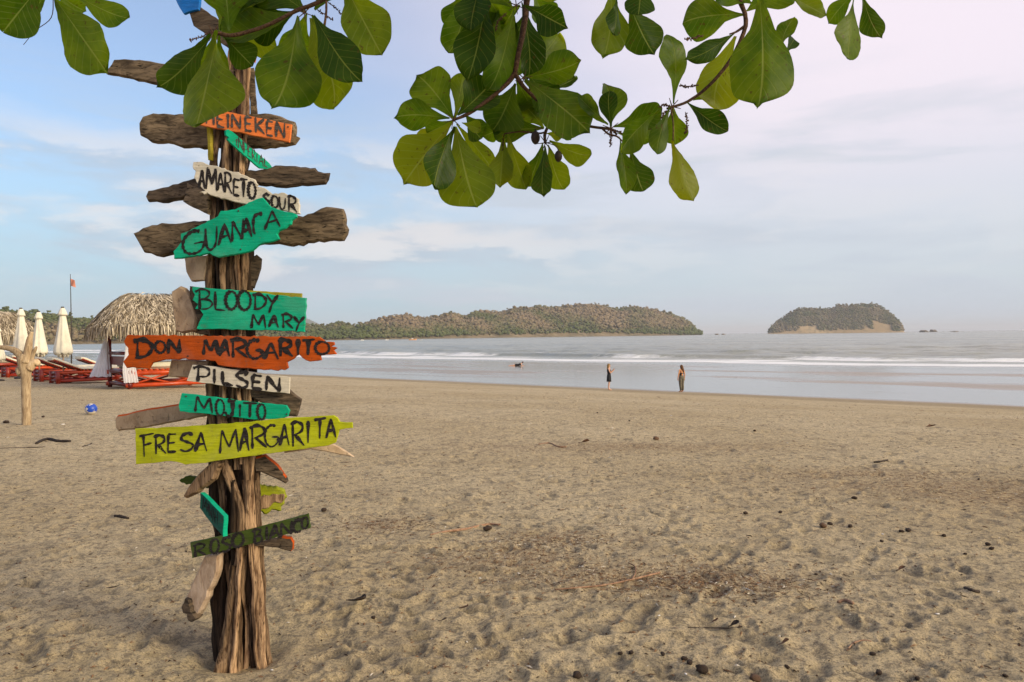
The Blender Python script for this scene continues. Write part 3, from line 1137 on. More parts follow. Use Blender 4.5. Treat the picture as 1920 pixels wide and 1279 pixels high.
pole([(412, 870), (410, 760), (409, 640), (409, 500), (414, 340), (428, 210)], [6, 6, 6, 6, 6, 5], 3.69, 'pole_shaded', 20)


def frame(px, py, depth, yaw=0.0, pitch=0.0):
    """plane of a board: point and normal facing the viewer (yaw > 0 turns the face to the right)"""
    y, p_ = math.radians(yaw), math.radians(pitch)
    nrm = Vector((math.sin(y) * math.cos(p_), -math.cos(y) * math.cos(p_), math.sin(p_)))
    return P(px, py, depth), nrm


def jag(pts, amp, step=9, seed=0):
    """outline with the small unevenness of split wood"""
    g = random.Random(seed)
    out = []
    n = len(pts)
    for i in range(n):
        a, b = pts[i], pts[(i + 1) % n]
        L = math.hypot(b[0] - a[0], b[1] - a[1])
        m = max(1, int(L / step))
        nx, ny = (b[1] - a[1]) / max(L, 1e-6), -(b[0] - a[0]) / max(L, 1e-6)
        for k_ in range(m):
            t = k_ / m
            o_ = g.gauss(0, amp) if k_ else g.gauss(0, amp * 0.4)
            out.append((a[0] + (b[0] - a[0]) * t + nx * o_, a[1] + (b[1] - a[1]) * t + ny * o_))
    return out


def slab(name, outline, fr_, thick, mat, parent, label=None, amp=0.6, edge=1.6, rnd=0.25, seed=0, step=9, edge_mat=None, zoff=BASE, edge_dir=(0, 0, 1)):
    """board or chunk cut to an outline in its own plane, with worn rounded edges"""
    p0, nrm = fr_
    pts = jag(outline, amp, step, seed)
    n = len(pts)
    area = sum(pts[i][0] * pts[(i + 1) % n][1] - pts[(i + 1) % n][0] * pts[i][1] for i in range(n))
    sgn = 1 if area > 0 else -1

    def inset(d):
        res = []
        for i in range(n):
            a, b, c_ = pts[i - 1], pts[i], pts[(i + 1) % n]
            tx, ty = c_[0] - a[0], c_[1] - a[1]
            L = math.hypot(tx, ty) or 1
            res.append((b[0] - ty / L * d * sgn, b[1] + tx / L * d * sgn))
        return res
    rings = [(inset(edge), 0.0), (inset(edge * 0.25), thick * rnd * 0.5), (pts, thick * rnd), (pts, thick * (1 - rnd)), (inset(edge), thick)]
    V = []
    for pl, dp in rings:
        for (x, y) in pl:
            V.append(on_plane(x, y, p0, nrm) - nrm * dp - zoff)
    Fc = []
    m = len(rings)
    for r_ in range(m - 1):
        for i in range(n):
            a, b = r_ * n + i, r_ * n + (i + 1) % n
            Fc.append((a, b, b + n, a + n) if sgn > 0 else (b, a, a + n, b + n))
    f0 = tuple(range(n))
    f1 = tuple((m - 1) * n + i for i in range(n))
    Fc.append(f0[::-1] if sgn > 0 else f0)
    Fc.append(f1 if sgn > 0 else f1[::-1])
    me = bpy.data.meshes.new(name)
    me.from_pydata([tuple(v) for v in V], [], Fc)
    me.update()
    o = link_mesh(name, me, M[mat], parent)
    if edge_mat:
        me.materials.append(M[edge_mat])
        for pgi in range(n * (m - 1)):
            if edge_dir is None or pgi < 3 * n and me.polygons[pgi].normal.dot(Vector(edge_dir)) > 0.45:
                me.polygons[pgi].material_index = 1
    if label:
        o['label'] = label
    return o


# --- brush letters -------------------------------------------------
def arc(cx, cy, rx, ry, a0, a1, n=12):
    return [(cx + rx * math.cos(math.radians(a0 + (a1 - a0) * i / n)), cy + ry * math.sin(math.radians(a0 + (a1 - a0) * i / n))) for i in range(n + 1)]


FONT = {
    'A': [[(0.0, 0), (.48, 1.0)], [(.48, 1.0), (1, -.02)], [(.20, .36), (.82, .40)]],
    'B': [[(.22, .02), (.20, .98)], [(-.05, .86), (.3, 1.0), (.75, .92), (.8, .72), (.55, .56), (.25, .5)], [(.25, .5), (.8, .48), (1.0, .26), (.7, .04), (.1, .0)]],
    'C': [arc(.55, .5, .55, .5, 50, 310)],
    'c': [[(1.0, .98), (.45, 1.0), (.12, .85), (.05, .45), (.12, .08), (.30, .0)]],
    'D': [[(.12, .02), (.14, .98)], [(-.1, .92), (.45, 1.0), (.92, .75), (.95, .45), (.6, .12), (.0, 0.0)]],
    'E': [[(.12, 1), (.06, .02)], [(.08, 1), (1, .98)], [(.08, .52), (.85, .52)], [(.04, .02), (1, 0)]],
    'F': [[(.28, 1), (.34, .0)], [(.0, .93), (1, 1.0)], [(.3, .52), (.85, .58)]],
    'G': [arc(.55, .5, .55, .52, 60, 330), [(1.0, .22), (1.0, .42), (.55, .44)]],
    'H': [[(.05, 1), (.05, 0)], [(.95, 1), (.95, 0)], [(.05, .5), (.95, .5)]],
    'I': [[(.5, 1), (.5, 0)]],
    'J': [[(.75, .98), (.78, .3), (.55, .02), (.2, .04), (.0, .25)], [(.25, .96), (1.1, 1.0)]],
    'K': [[(.08, 1), (.12, 0)], [(.95, 1), (.12, .45)], [(.2, .5), (1, .02)]],
    'L': [[(.08, 1), (.10, .02)], [(.08, .03), (1, .0)]],
    'M': [[(.0, 0), (.10, 1)], [(.10, 1), (.50, .25)], [(.50, .25), (.86, 1)], [(.86, 1), (1.0, 0)]],
    'N': [[(.02, 0), (.04, 1)], [(.04, 1), (.92, .02)], [(.92, .02), (.98, 1)]],
    'O': [arc(.5, .5, .5, .5, 100, 468, 18)],
    'P': [[(.22, 0), (.26, .95)], [(-.1, .82), (.3, 1.0), (.85, .95), (1.0, .7), (.8, .42), (.3, .34)]],
    'R': [[(.12, 0), (.10, 1)], [(-.08, .9), (.4, 1.0), (.86, .86), (.8, .6), (.2, .45)], [(.3, .48), (1.05, 0)]],
    'S': [[(.92, .88), (.6, 1.0), (.2, .9), (.12, .68), (.5, .52), (.88, .36), (.82, .1), (.4, .0), (.0, .12)]],
    'T': [[(.5, .97), (.46, 0)], [(0, .96), (1.0, 1.02)]],
    'U': [[(.05, 1), (.1, .3), (.4, .0), (.75, .1), (.92, .4), (.95, 1.0)]],
    'Y': [[(.0, 1), (.5, .52)], [(1, 1), (.5, .5), (.2, -.05)]],
}


def lettering(board, fr_, letters, tf, wid, mat='ink', slope=0.0, seed=0, lift=0.0016):
    """letters: (char, x0, x1, ytop, ybottom) in measured pixels; tf turns them into photo pixels"""
    g = random.Random(seed)
    p0, nrm = fr_
    V, Fc = [], []
    kk = 0
    for (ch, x0, x1, yt, yb) in letters:
        for st in FONT[ch]:
            kk += 1
            q = [(x0 + sx * (x1 - x0) + g.uniform(-1, 1), yb - sy * (yb - yt) + slope * (sx - .5) * (x1 - x0) + g.uniform(-1.5, 1.5)) for (sx, sy) in st]
            pl = catmull(q, 6) if len(q) > 2 else [np.array(q[0]) * (1 - t) + np.array(q[1]) * t for t in np.linspace(0, 1, 8)]
            pl = [np.array(a) for a in pl]
            m = len(pl)
            w0 = wid * 1.3 * g.uniform(0.75, 1.3)
            b0 = len(V)
            for i, a in enumerate(pl):
                d = pl[min(i + 1, m - 1)] - pl[max(i - 1, 0)]
                L = np.linalg.norm(d) or 1
                nn = np.array([-d[1], d[0]]) / L
                t = i / (m - 1)
                w = w0 * (1.25 - 0.62 * t) * (0.9 + 0.22 * math.sin(i * 0.9 + kk)) * g.uniform(.9, 1.1)
                if i == 0 or i == m - 1:
                    w *= 0.55
                for s_ in (-1, 1):
                    z = a + nn * w * 0.5 * s_
                    X, Y = tf(z[0], z[1])
                    V.append(on_plane(X, Y, p0, nrm) + nrm * (lift + 0.00015 * (kk % 4)) - BASE)
            for i in range(m - 1):
                a_ = b0 + 2 * i
                Fc.append((a_, a_ + 2, a_ + 3, a_ + 1))
    return from_data('lettering', V, Fc, M[mat], board)


S4 = 3.996
t1 = lambda x, y: (200 + x / S4, 180 + y / S4)
t2 = lambda x, y: (200 + x / S4, 480 + y / S4)
t3 = lambda x, y: (200 + x / S4, 760 + y / S4)
t4 = lambda x, y: (280 + x / 4.583, 1000 + y / 4.583)
Z = lambda tf, pts: [tf(*q) for q in pts]


def nail(board, fr_, tf, spots, r=0.004):
    p0, nrm = fr_
    for (x, y) in spots:
        c = on_plane(*tf(x, y), p0, nrm) - BASE
        MB().tube([c - nrm * 0.004, c + nrm * 0.003, c + nrm * 0.004], [r, r, r * .5], 7).build('nail', M['nail'], board, False)


# dark driftwood behind the signs
slab('driftwood_plank', Z(t1, [(235, 200), (262, 150), (340, 120), (460, 125), (700, 130), (1050, 130), (1180, 122), (1300, 145), (1400, 185), (1412, 220), (1405, 295), (1435, 302), (1400, 355), (1250, 382), (1050, 380), (750, 385), (560, 380), (480, 350), (320, 340), (240, 290)]),
     frame(430, 240, 3.735, 0), 0.06, 'grey_wood', signpost, 'long dark plank behind the bright orange sign', 1.1, 3.5, 0.4, 1)
slab('driftwood_plank', Z(t1, [(190, 1030), (260, 985), (400, 945), (500, 950), (640, 930), (760, 930), (1000, 900), (1420, 890), (1540, 870), (1600, 835), (1680, 825), (1770, 840), (1792, 920), (1797, 1030), (1770, 1080), (1500, 1100), (1460, 1120), (1200, 1110), (800, 1130), (500, 1180), (400, 1205), (270, 1170), (240, 1120)]),
     frame(430, 420, 3.725, 0), 0.065, 'grey_wood', signpost, 'long grey plank behind the pointed teal sign', 1.1, 4, 0.4, 2)
slab('driftwood_plank', Z(t1, [(1030, 555), (1150, 545), (1300, 512), (1450, 525), (1560, 530), (1580, 555), (1675, 570), (1665, 620), (1640, 655), (1540, 665), (1300, 682), (1150, 670), (1030, 650)]),
     frame(500, 330, 3.70, 8), 0.06, 'dark_wood', signpost, 'dark splintered log sticking out right above the white sign', 1.2, 4.5, 0.45, 3)
slab('driftwood_plank', Z(t1, [(280, 750), (300, 705), (450, 675), (560, 635), (650, 608), (720, 640), (740, 700), (560, 775), (400, 798), (300, 790)]),
     frame(330, 360, 3.70, -8), 0.05, 'dark_wood', signpost, 'charred short log sticking out left beside the white sign', 1.0, 4, 0.45, 4)
slab('driftwood_block', Z(t1, [(565, 790), (600, 650), (700, 690), (770, 740), (760, 890), (640, 835)]),
     frame(360, 370, 3.68, -10), 0.04, 'grey_wood', signpost, None, 0.6, 2, 0.3, 5)
slab('lath', Z(t1, [(745, 190), (778, 190), (782, 480), (758, 480)]), frame(391, 250, 3.665, -20), 0.02, 'yellow', signpost, 'thin yellowish lath at the left of the post', 0.3, 0.8, 0.3, 6)
slab('driftwood_block', Z(t2, [(575, 5), (590, 120), (630, 192), (735, 185), (760, -10)]), frame(365, 505, 3.70, -15), 0.05, 'tan_wood', signpost, 'short block with a yellow edge under the pointed teal sign', 0.6, 2, 0.3, 7, edge_mat='yellow', edge_dir=(-1, 0, 0))
slab('driftwood_block', Z(t2, [(1070, 40), (1125, -12), (1165, 20), (1160, 90), (1110, 242), (1062, 230)]), frame(480, 510, 3.71, 20), 0.06, 'dark_wood', signpost, None, 1.0, 3, 0.3, 8)
slab('driftwood_block', Z(t2, [(475, 265), (540, 225), (580, 240), (625, 290), (655, 370), (676, 470), (660, 560), (560, 582), (510, 565), (490, 440), (478, 330)]), frame(345, 580, 3.66, -4), 0.05, 'tan_wood', signpost, 'rounded tan driftwood block beside the two-line teal sign', 0.4, 4, 0.45, 9)
slab('crosspiece', Z(t2, [(560, 545), (980, 560), (980, 590), (700, 588)]), frame(400, 622, 3.70), 0.03, 'grey_wood', signpost, None, 0.4, 1, 0.3, 31)
slab('lath', Z(t2, [(1040, 256), (1460, 280), (1460, 320), (1040, 300)]), frame(510, 553, 3.66), 0.02, 'yellow', signpost, 'thin lath showing above the two-line teal sign', 0.3, 1, 0.3, 10)
slab('driftwood_block', Z(t2, [(452, 905), (480, 775), (760, 785), (760, 920)]), frame(350, 690, 3.67, -5), 0.04, 'tan_wood', signpost, 'short block with yellow end left of the lower white sign', 0.4, 2, 0.3, 11, edge_mat='yellow', edge_dir=(-1, 0, 0))
slab('driftwood_plank', Z(t2, [(1030, 990), (1130, 1000), (1370, 1000), (1462, 1075), (1425, 1205), (1365, 1200), (1180, 1110), (1030, 1040)]), frame(510, 750, 3.69, 10), 0.05, 'dark_wood', signpost, 'dark plank end sticking out right above the lime sign', 0.7, 3, 0.35, 12)
slab('driftwood_plank', Z(t2, [(55, 1225), (75, 1195), (300, 1145), (540, 1108), (760, 1075), (790, 1190), (490, 1250), (240, 1295), (80, 1315), (60, 1290)]), frame(300, 785, 3.72, -8), 0.045, 'tan_wood', signpost, 'pale squared stick with orange top edge pointing left above the lime sign', 0.5, 3, 0.35, 13, edge_mat='rust')
slab('driftwood_spike', Z(t3, [(1330, 300), (1700, 290), (1770, 330), (1856, 386), (1820, 384), (1530, 330), (1330, 360)]), frame(560, 840, 3.70, 10), 0.03, 'tan_wood', signpost, 'pointed spike of wood under the right end of the lime sign', 0.4, 2, 0.35, 14)
slab('driftwood_plank', Z(t3, [(800, 405), (850, 440), (800, 560), (640, 680), (585, 702), (563, 682), (600, 610), (700, 490)]), frame(370, 900, 3.66, -18), 0.05, 'pole', signpost, 'brown split stick pointing down left under the lime sign', 0.6, 4, 0.4, 15)
slab('sign_board', Z(t3, [(540, 565), (570, 545), (600, 528), (650, 535), (800, 575), (830, 640), (700, 605), (560, 582)]), frame(380, 905, 3.77, -10), 0.02, 'olive', signpost, 'ragged dark green board end behind the post', 1.3, 1, 0.3, 16, step=4)
slab('driftwood_plank', Z(t3, [(1110, 390), (1190, 372), (1290, 450), (1350, 540), (1362, 572), (1340, 592), (1200, 522), (1110, 500)]), frame(510, 885, 3.69, 15), 0.05, 'dark_wood', signpost, 'dark stick with orange upper edge under the lime sign', 0.9, 3, 0.35, 17, edge_mat='rust')
slab('sign_board', Z(t3, [(1120, 600), (1270, 610), (1340, 640), (1356, 690), (1330, 740), (1310, 795), (1240, 790), (1200, 818), (1120, 800)]), frame(505, 935, 3.75, 18), 0.05, 'lime_dull', signpost, 'shaggy lime painted stub with a bare brown face', 1.6, 3.5, 0.3, 18, step=5)
slab('bare_face', Z(t3, [(1150, 690), (1180, 670), (1330, 668), (1335, 700), (1310, 735), (1265, 725), (1215, 765), (1150, 785)]), frame(505, 935, 3.743, 18), 0.01, 'pole', signpost, None, 1.2, 1.5, 0.3, 58, step=5)
slab('driftwood_plank', Z(t3, [(1110, 1040), (1310, 985), (1385, 992), (1407, 1030), (1403, 1080), (1380, 1102), (1280, 1072), (1110, 1060)]), frame(530, 1015, 3.69, 15), 0.05, 'dark_wood', signpost, 'dark stick with an orange end below the dark green sign', 0.8, 3, 0.35, 19, edge_mat='rust', edge_dir=(1, 0, .3))
slab('driftwood_plank', Z(t4, [(470, 190), (600, 180), (575, 380), (480, 590), (405, 738), (352, 768), (270, 640), (310, 540), (370, 400)]), frame(370, 1100, 3.68, -20), 0.05, 'pale_wood', signpost, 'pale broken plank slanting down left, lowest on the post', 0.8, 4, 0.35, 20)
slab('broken_end', Z(t4, [(268, 640), (300, 560), (335, 570), (372, 690), (405, 735), (352, 770)]), frame(355, 1140, 3.672, -20), 0.052, 'dark_wood', signpost, 'dark splintered end of the pale plank', 1.2, 2, 0.3, 28, step=5)
slab('driftwood_plank', [(196, 137), (212, 110), (260, 110), (300, 117), (440, 130), (440, 175), (292, 157), (225, 142)], frame(300, 135, 3.72, -6), 0.05, 'grey_wood', signpost, 'grey plank pointing left at the top of the post', 0.7, 3, 0.4, 21)
slab('lath', [(466, 128), (476, 126), (483, 216), (469, 218)], frame(475, 170, 3.74, 15), 0.03, 'grey_wood', signpost, None, 0.5, 1.5, 0.35, 22)
slab('lath', [(464, 76), (476, 72), (482, 104), (478, 118), (468, 95)], frame(472, 95, 3.74, 15), 0.02, 'rust', signpost, 'small reddish scrap at the top of the post', 0.5, 1, 0.35, 23)
slab('sign_board', [(322, -12), (376, -22), (372, 18), (344, 26), (336, 14)], frame(350, 5, 3.72, -10), 0.02, 'blue', signpost, 'blue board corner at the very top of the post', 0.5, 1, 0.3, 24)
slab('lath', [(352, 18), (372, 10), (440, 60), (452, 90), (440, 100), (400, 70), (362, 48)], frame(360, 30, 3.73, -10), 0.02, 'dark_wood', signpost, None, 0.5, 1, 0.3, 25)

# the painted signs
f_ = frame(480, 235, 3.640, 3)
b_ = slab('sign_board', Z(t1, [(640, 62), (845, 104), (1385, 212), (1368, 346), (780, 234), (640, 204)]), f_, 0.022, 'orange', signpost, 'bright orange sign near the top, half hidden by a leaf', 0.35, 0.7, 0.2, 41)
lettering(b_, f_, [('H', 745, 806, 112, 214), ('E', 825, 882, 124, 232), ('I', 885, 935, 135, 240), ('N', 938, 1006, 142, 246), ('E', 1035, 1088, 158, 262), ('K', 1110, 1186, 168, 282), ('E', 1197, 1247, 190, 298), ('N', 1270, 1335, 196, 314)], t1, 15, 'ink_soft', 0.19, 1)
nail(b_, f_, t1, [(1360, 232), (700, 190)])
f_ = frame(455, 285, 3.615, 42, -12)
b_ = slab('sign_board', Z(t1, [(892, 262), (915, 250), (945, 268), (1222, 505), (1260, 560), (1150, 545), (1000, 420), (905, 330), (915, 312), (893, 295)]), f_, 0.02, 'teal', signpost, 'narrow teal sign slanting down right below the orange one', 0.4, 0.8, 0.25, 42)
lettering(b_, f_, [('I', 960, 985, 320, 372), ('N', 985, 1022, 318, 398), ('P', 1020, 1056, 345, 430), ('E', 1058, 1082, 380, 455), ('R', 1088, 1114, 398, 480), ('I', 1112, 1140, 430, 500), ('A', 1140, 1175, 440, 520), ('L', 1180, 1205, 470, 530)], t1, 6, 'ink_soft', 0.6, 2)
f_ = frame(455, 345, 3.625, 2)
b_ = slab('sign_board', Z(t1, [(648, 495), (700, 492), (800, 520), (880, 540), (940, 566), (985, 570), (1050, 600), (1110, 625), (1135, 665), (1120, 672), (1180, 690), (1240, 732), (1330, 725), (1400, 745), (1440, 770), (1450, 884), (1380, 872), (1200, 838), (1020, 805), (900, 775), (690, 722), (735, 712), (685, 665), (652, 610), (665, 560), (640, 525)]), f_, 0.022, 'white', signpost, 'ragged white sign with two words', 0.8, 1.2, 0.25, 43, step=5)
lettering(b_, f_, [('A', 692, 738, 555, 690), ('M', 748, 826, 540, 705), ('A', 828, 882, 575, 715), ('R', 884, 938, 575, 728), ('E', 948, 998, 625, 745), ('T', 1000, 1058, 625, 760), ('O', 1062, 1116, 648, 768)], t1, 15, 'ink', 0.2, 3)
lettering(b_, f_, [('S', 1175, 1222, 735, 820), ('O', 1236, 1286, 750, 838), ('U', 1292, 1342, 758, 848), ('R', 1360, 1424, 752, 868)], t1, 15, 'ink', 0.2, 3)
f_ = frame(440, 430, 3.590, -2, 3)
b_ = slab('sign_board', Z(t1, [(1130, 765), (1165, 760), (1230, 830), (1330, 865), (1420, 885), (1422, 905), (1385, 930), (1380, 960), (1290, 1010), (1275, 1030), (1292, 1070), (1240, 1090), (1130, 1120), (1090, 1160), (1000, 1180), (900, 1200), (830, 1210), (790, 1195), (770, 1180), (640, 1205), (500, 1218), (498, 1165), (560, 1090), (553, 1030), (620, 1005), (780, 925), (830, 900), (850, 860), (960, 850), (1020, 820)]), f_, 0.026, 'teal', signpost, 'pointed teal sign tilted up to the right', 0.8, 1.4, 0.25, 44, step=6)
lettering(b_, f_, [('G', 572, 725, 1018, 1180), ('U', 738, 832, 985, 1150), ('A', 838, 935, 955, 1110), ('N', 940, 1025, 930, 1085), ('A', 1005, 1088, 912, 1065), ('c', 1096, 1168, 888, 1028), ('A', 1185, 1300, 858, 990)], t1, 18, 'ink', -0.22, 4)
nail(b_, f_, t1, [(988, 862), (1005, 1150)])
f_ = frame(470, 580, 3.625, 2)
b_ = slab('sign_board', Z(t2, [(640, 232), (700, 236), (1000, 260), (1496, 315), (1482, 570), (1300, 560), (1100, 556), (850, 549), (672, 546), (690, 500), (722, 440), (695, 402), (660, 395), (682, 360), (640, 330), (660, 290), (640, 262)]), f_, 0.024, 'teal', signpost, 'teal sign with its writing on two lines', 0.6, 1.0, 0.25, 45, step=7)
lettering(b_, f_, [('B', 672, 792, 250, 400), ('L', 808, 892, 268, 406), ('O', 892, 978, 265, 400), ('O', 986, 1080, 262, 404), ('D', 1102, 1196, 286, 405), ('Y', 1200, 1286, 290, 422)], t2, 15, 'ink', 0.03, 5)
lettering(b_, f_, [('M', 1085, 1192, 438, 542), ('A', 1216, 1288, 442, 534), ('R', 1316, 1394, 434, 542), ('Y', 1402, 1482, 452, 560)], t2, 15, 'ink', 0.03, 5)
slab('sign_backing', Z(t2, [(622, 226), (760, 236), (760, 470), (690, 510), (660, 420), (624, 320)]), frame(370, 570, 3.652, 2), 0.02, 'dark_wood', signpost, 'blackened wood showing at the left of the two-line teal sign', 0.6, 1.2, 0.25, 46)
f_ = frame(440, 660, 3.610, 0, 2)
b_ = slab('sign_board', Z(t2, [(150, 592), (600, 595), (1000, 600), (1590, 604), (1620, 625), (1640, 640), (1700, 645), (1705, 665), (1680, 675), (1726, 690), (1700, 705), (1722, 735), (1640, 742), (1600, 748), (1607, 782), (1520, 792), (1460, 762), (1440, 738), (1400, 770), (1350, 795), (1357, 838), (1330, 856), (1100, 848), (920, 832), (830, 818), (812, 788), (700, 782), (560, 772), (430, 777), (340, 802), (310, 846), (150, 840), (118, 790), (160, 740), (157, 690), (125, 640)]), f_, 0.026, 'rust', signpost, 'long burnt orange sign with broken ends', 0.7, 1.3, 0.25, 47, step=6)
lettering(b_, f_, [('D', 215, 345, 628, 765), ('O', 365, 440, 638, 725), ('N', 462, 548, 622, 732)], t2, 23, 'ink', 0.0, 6)
lettering(b_, f_, [('M', 726, 836, 628, 740), ('A', 848, 922, 622, 750), ('R', 935, 1052, 622, 762), ('G', 1052, 1165, 632, 766), ('A', 1178, 1288, 650, 772), ('R', 1292, 1392, 628, 752), ('I', 1420, 1450, 622, 742), ('T', 1466, 1560, 628, 742), ('O', 1564, 1668, 642, 736)], t2, 23, 'ink', 0.0, 6)
nail(b_, f_, t2, [(610, 750), (905, 640)])
f_ = frame(445, 712, 3.625, 4)
b_ = slab('sign_board', Z(t2, [(640, 816), (780, 825), (1000, 858), (1372, 910), (1366, 1032), (1100, 1006), (900, 976), (598, 936)]), f_, 0.024, 'white', signpost, 'small white sign below the long burnt orange one', 0.4, 0.8, 0.2, 48)
lettering(b_, f_, [('P', 660, 772, 830, 946), ('I', 792, 824, 845, 955), ('L', 862, 948, 866, 966), ('S', 970, 1066, 870, 986), ('E', 1088, 1166, 896, 996), ('N', 1196, 1300, 905, 1014)], t2, 20, 'ink', 0.12, 7)
f_ = frame(440, 762, 3.625, 2)
b_ = slab('sign_board', Z(t2, [(560, 1030), (700, 1045), (1000, 1085), (1345, 1120), (1370, 1160), (1356, 1205), (1280, 1225), (1100, 1226), (800, 1192), (545, 1166), (536, 1120)]), f_, 0.024, 'teal', signpost, 'small teal sign just above the lime one', 0.5, 1.0, 0.25, 49)
lettering(b_, f_, [('M', 665, 792, 1058, 1172), ('O', 820, 882, 1076, 1196), ('J', 888, 962, 1080, 1200), ('I', 988, 1012, 1110, 1205), ('T', 1022, 1132, 1102, 1210), ('O', 1130, 1190, 1110, 1225)], t2, 17, 'ink', 0.1, 8)
nail(b_, f_, t2, [(596, 1052), (1350, 1185)])
f_ = frame(455, 825, 3.600, 0)
b_ = slab('sign_board', Z(t3, [(210, 175), (600, 160), (1000, 130), (1300, 100), (1700, 75), (1730, 95), (1745, 125), (1840, 128), (1843, 172), (1742, 186), (1715, 282), (1660, 302), (1300, 352), (900, 405), (700, 436), (590, 446), (520, 425), (440, 420), (350, 434), (218, 443)]), f_, 0.02, 'lime', signpost, 'long lime green bottle-shaped sign', 0.45, 0.8, 0.25, 50)
lettering(b_, f_, [('F', 246, 356, 215, 384), ('R', 362, 442, 222, 365), ('E', 456, 522, 216, 350), ('S', 550, 656, 210, 342), ('A', 664, 752, 200, 345)], t3, 17, 'ink', -0.08, 9)
lettering(b_, f_, [('M', 850, 988, 182, 356), ('A', 1000, 1068, 166, 340), ('R', 1080, 1195, 150, 322), ('G', 1186, 1284, 152, 306), ('A', 1298, 1368, 140, 300), ('R', 1386, 1478, 122, 306), ('I', 1495, 1525, 116, 280), ('T', 1556, 1645, 100, 250), ('A', 1646, 1718, 98, 242)], t3, 17, 'ink', -0.08, 9)
f_ = frame(420, 965, 3.50, -44, 0)
b_ = slab('sign_board', Z(t3, [(700, 655), (720, 668), (878, 832), (872, 985), (790, 895), (697, 770)]), f_, 0.022, 'teal_dark', signpost, 'short dark teal sign turned edge-on above the dark green one', 0.3, 0.5, 0.15, 51, edge_mat='teal', edge_dir=None)
lettering(b_, f_, [('M', 722, 752, 700, 790), ('A', 754, 770, 730, 810), ('N', 770, 790, 750, 840)], t3, 4, 'ink', 0.9, 10)
lettering(b_, f_, [('N', 797, 815, 770, 880), ('H', 813, 834, 785, 895)], t3, 4, 'ink', 0.9, 12)
f_ = frame(470, 1005, 3.622, 2)
b_ = slab('sign_board', Z(t3, [(624, 1030), (1000, 950), (1300, 872), (1510, 813), (1528, 920), (1100, 1036), (800, 1110), (640, 1147)]), f_, 0.022, 'olive', signpost, 'dark green sign, the lowest on the post', 0.35, 0.7, 0.2, 52)
lettering(b_, f_, [('R', 655, 742, 1035, 1130), ('O', 780, 842, 1002, 1108), ('S', 866, 932, 985, 1094), ('O', 944, 1026, 958, 1060)], t3, 17, 'ink', -0.24, 11)
lettering(b_, f_, [('B', 1095, 1166, 925, 1035), ('I', 1190, 1212, 908, 1012), ('A', 1222, 1296, 892, 998), ('N', 1306, 1390, 872, 976), ('C', 1400, 1462, 858, 950), ('O', 1462, 1510, 838, 922)], t3, 17, 'ink', -0.24, 11)

# ================================================================== TREE OVERHEAD
TREE = Vector((1.9, -1.6, ground_z(1.9, -1.6)))
tree = thing('almond_tree', 'beach almond tree whose leafy twigs hang across the top', 'tree', TREE)


def tpt(px, py, d):
    return P(px, py, d) - TREE


def wprof(u):
    c = 0.68
    if u > c:
        return math.sqrt(max(0.0, 1 - ((u - c) / (1.0 - c)) ** 2.3))
    t = u / c
    return 0.045 + 0.955 * (t ** 1.35) * (1 - 0.0 * t) if t < 0.5 else 0.045 + 0.955 * (0.5 ** 1.35 + (1 - 0.5 ** 1.35) * math.sin((t - 0.5) * math.pi))


def leaf_mesh(base, tip, wid, facing, seed, fold=0.25, curl=0.10, notch=0.0):
    g = random.Random(seed)
    ax = tip - base
    L = ax.length
    ax.normalize()
    side = ax.cross(facing).normalized()
    nrm = side.cross(ax).normalized()
    nu, nv_ = 22, 9
    V, Fc, UV = [], [], []
    ph = [g.uniform(0, 6.28) for _ in range(4)]
    bend = g.uniform(-0.07, 0.07)
    lop = g.uniform(-.10, .10)
    droop = g.uniform(-.05, .06)
    for i in range(nu):
        u = i / (nu - 1)
        u2 = 1 - (1 - u) ** 1.5
        w = wid * 0.5 * wprof(u2) if i < nu - 1 else wid * 0.012
        for j in range(nv_):
            v = j / (nv_ - 1) * 2 - 1
            ww = w * (1 + lop * v) * (1 + 0.06 * math.sin(u2 * 8 + ph[0] + (2 if v > 0 else 0)) + 0.03 * math.sin(u2 * 17 + ph[3] * (1 + (v > 0))))
            along = u2 * L * (1 - 0.03 * abs(v) ** 2) + (0.02 * L * notch * math.exp(-(v / .35) ** 2) * (1 if seed % 3 else -1) * max(0, (u2 - .8) * 5))
            p = base + ax * along + side * (v * ww + bend * L * math.sin(u * 3.14))
            h = fold * abs(v) * ww - curl * L * (u - 0.3) ** 2 + 0.018 * L * math.sin(u * 9 + ph[1]) * v + 0.012 * L * math.sin(u * 14 + ph[2]) * abs(v)
            h += 0.010 * L * math.sin((u2 - abs(v) * 0.22) * 44 + ph[2]) * abs(v) * (1 - abs(v) * .5) + droop * L * abs(v) ** 2 * math.sin(u2 * 6 + ph[3])
            V.append(p + nrm * h)
            UV.append((u2, v * 0.5 + 0.5))
    for i in range(nu - 1):
        for j in range(nv_ - 1):
            a = i * nv_ + j
            Fc.append((a, a + 1, a + nv_ + 1, a + nv_))
    me = bpy.data.meshes.new('leaf')
    me.from_pydata([tuple(q) for q in V], [], Fc)
    uvl = me.uv_layers.new(name='UVMap')
    for lp in me.loops:
        uvl.data[lp.index].uv = UV[lp.vertex_index]
    me.update()
    me.materials.append(M['leaf'])
    me.polygons.foreach_set('use_smooth', [True] * len(me.polygons))
    return me


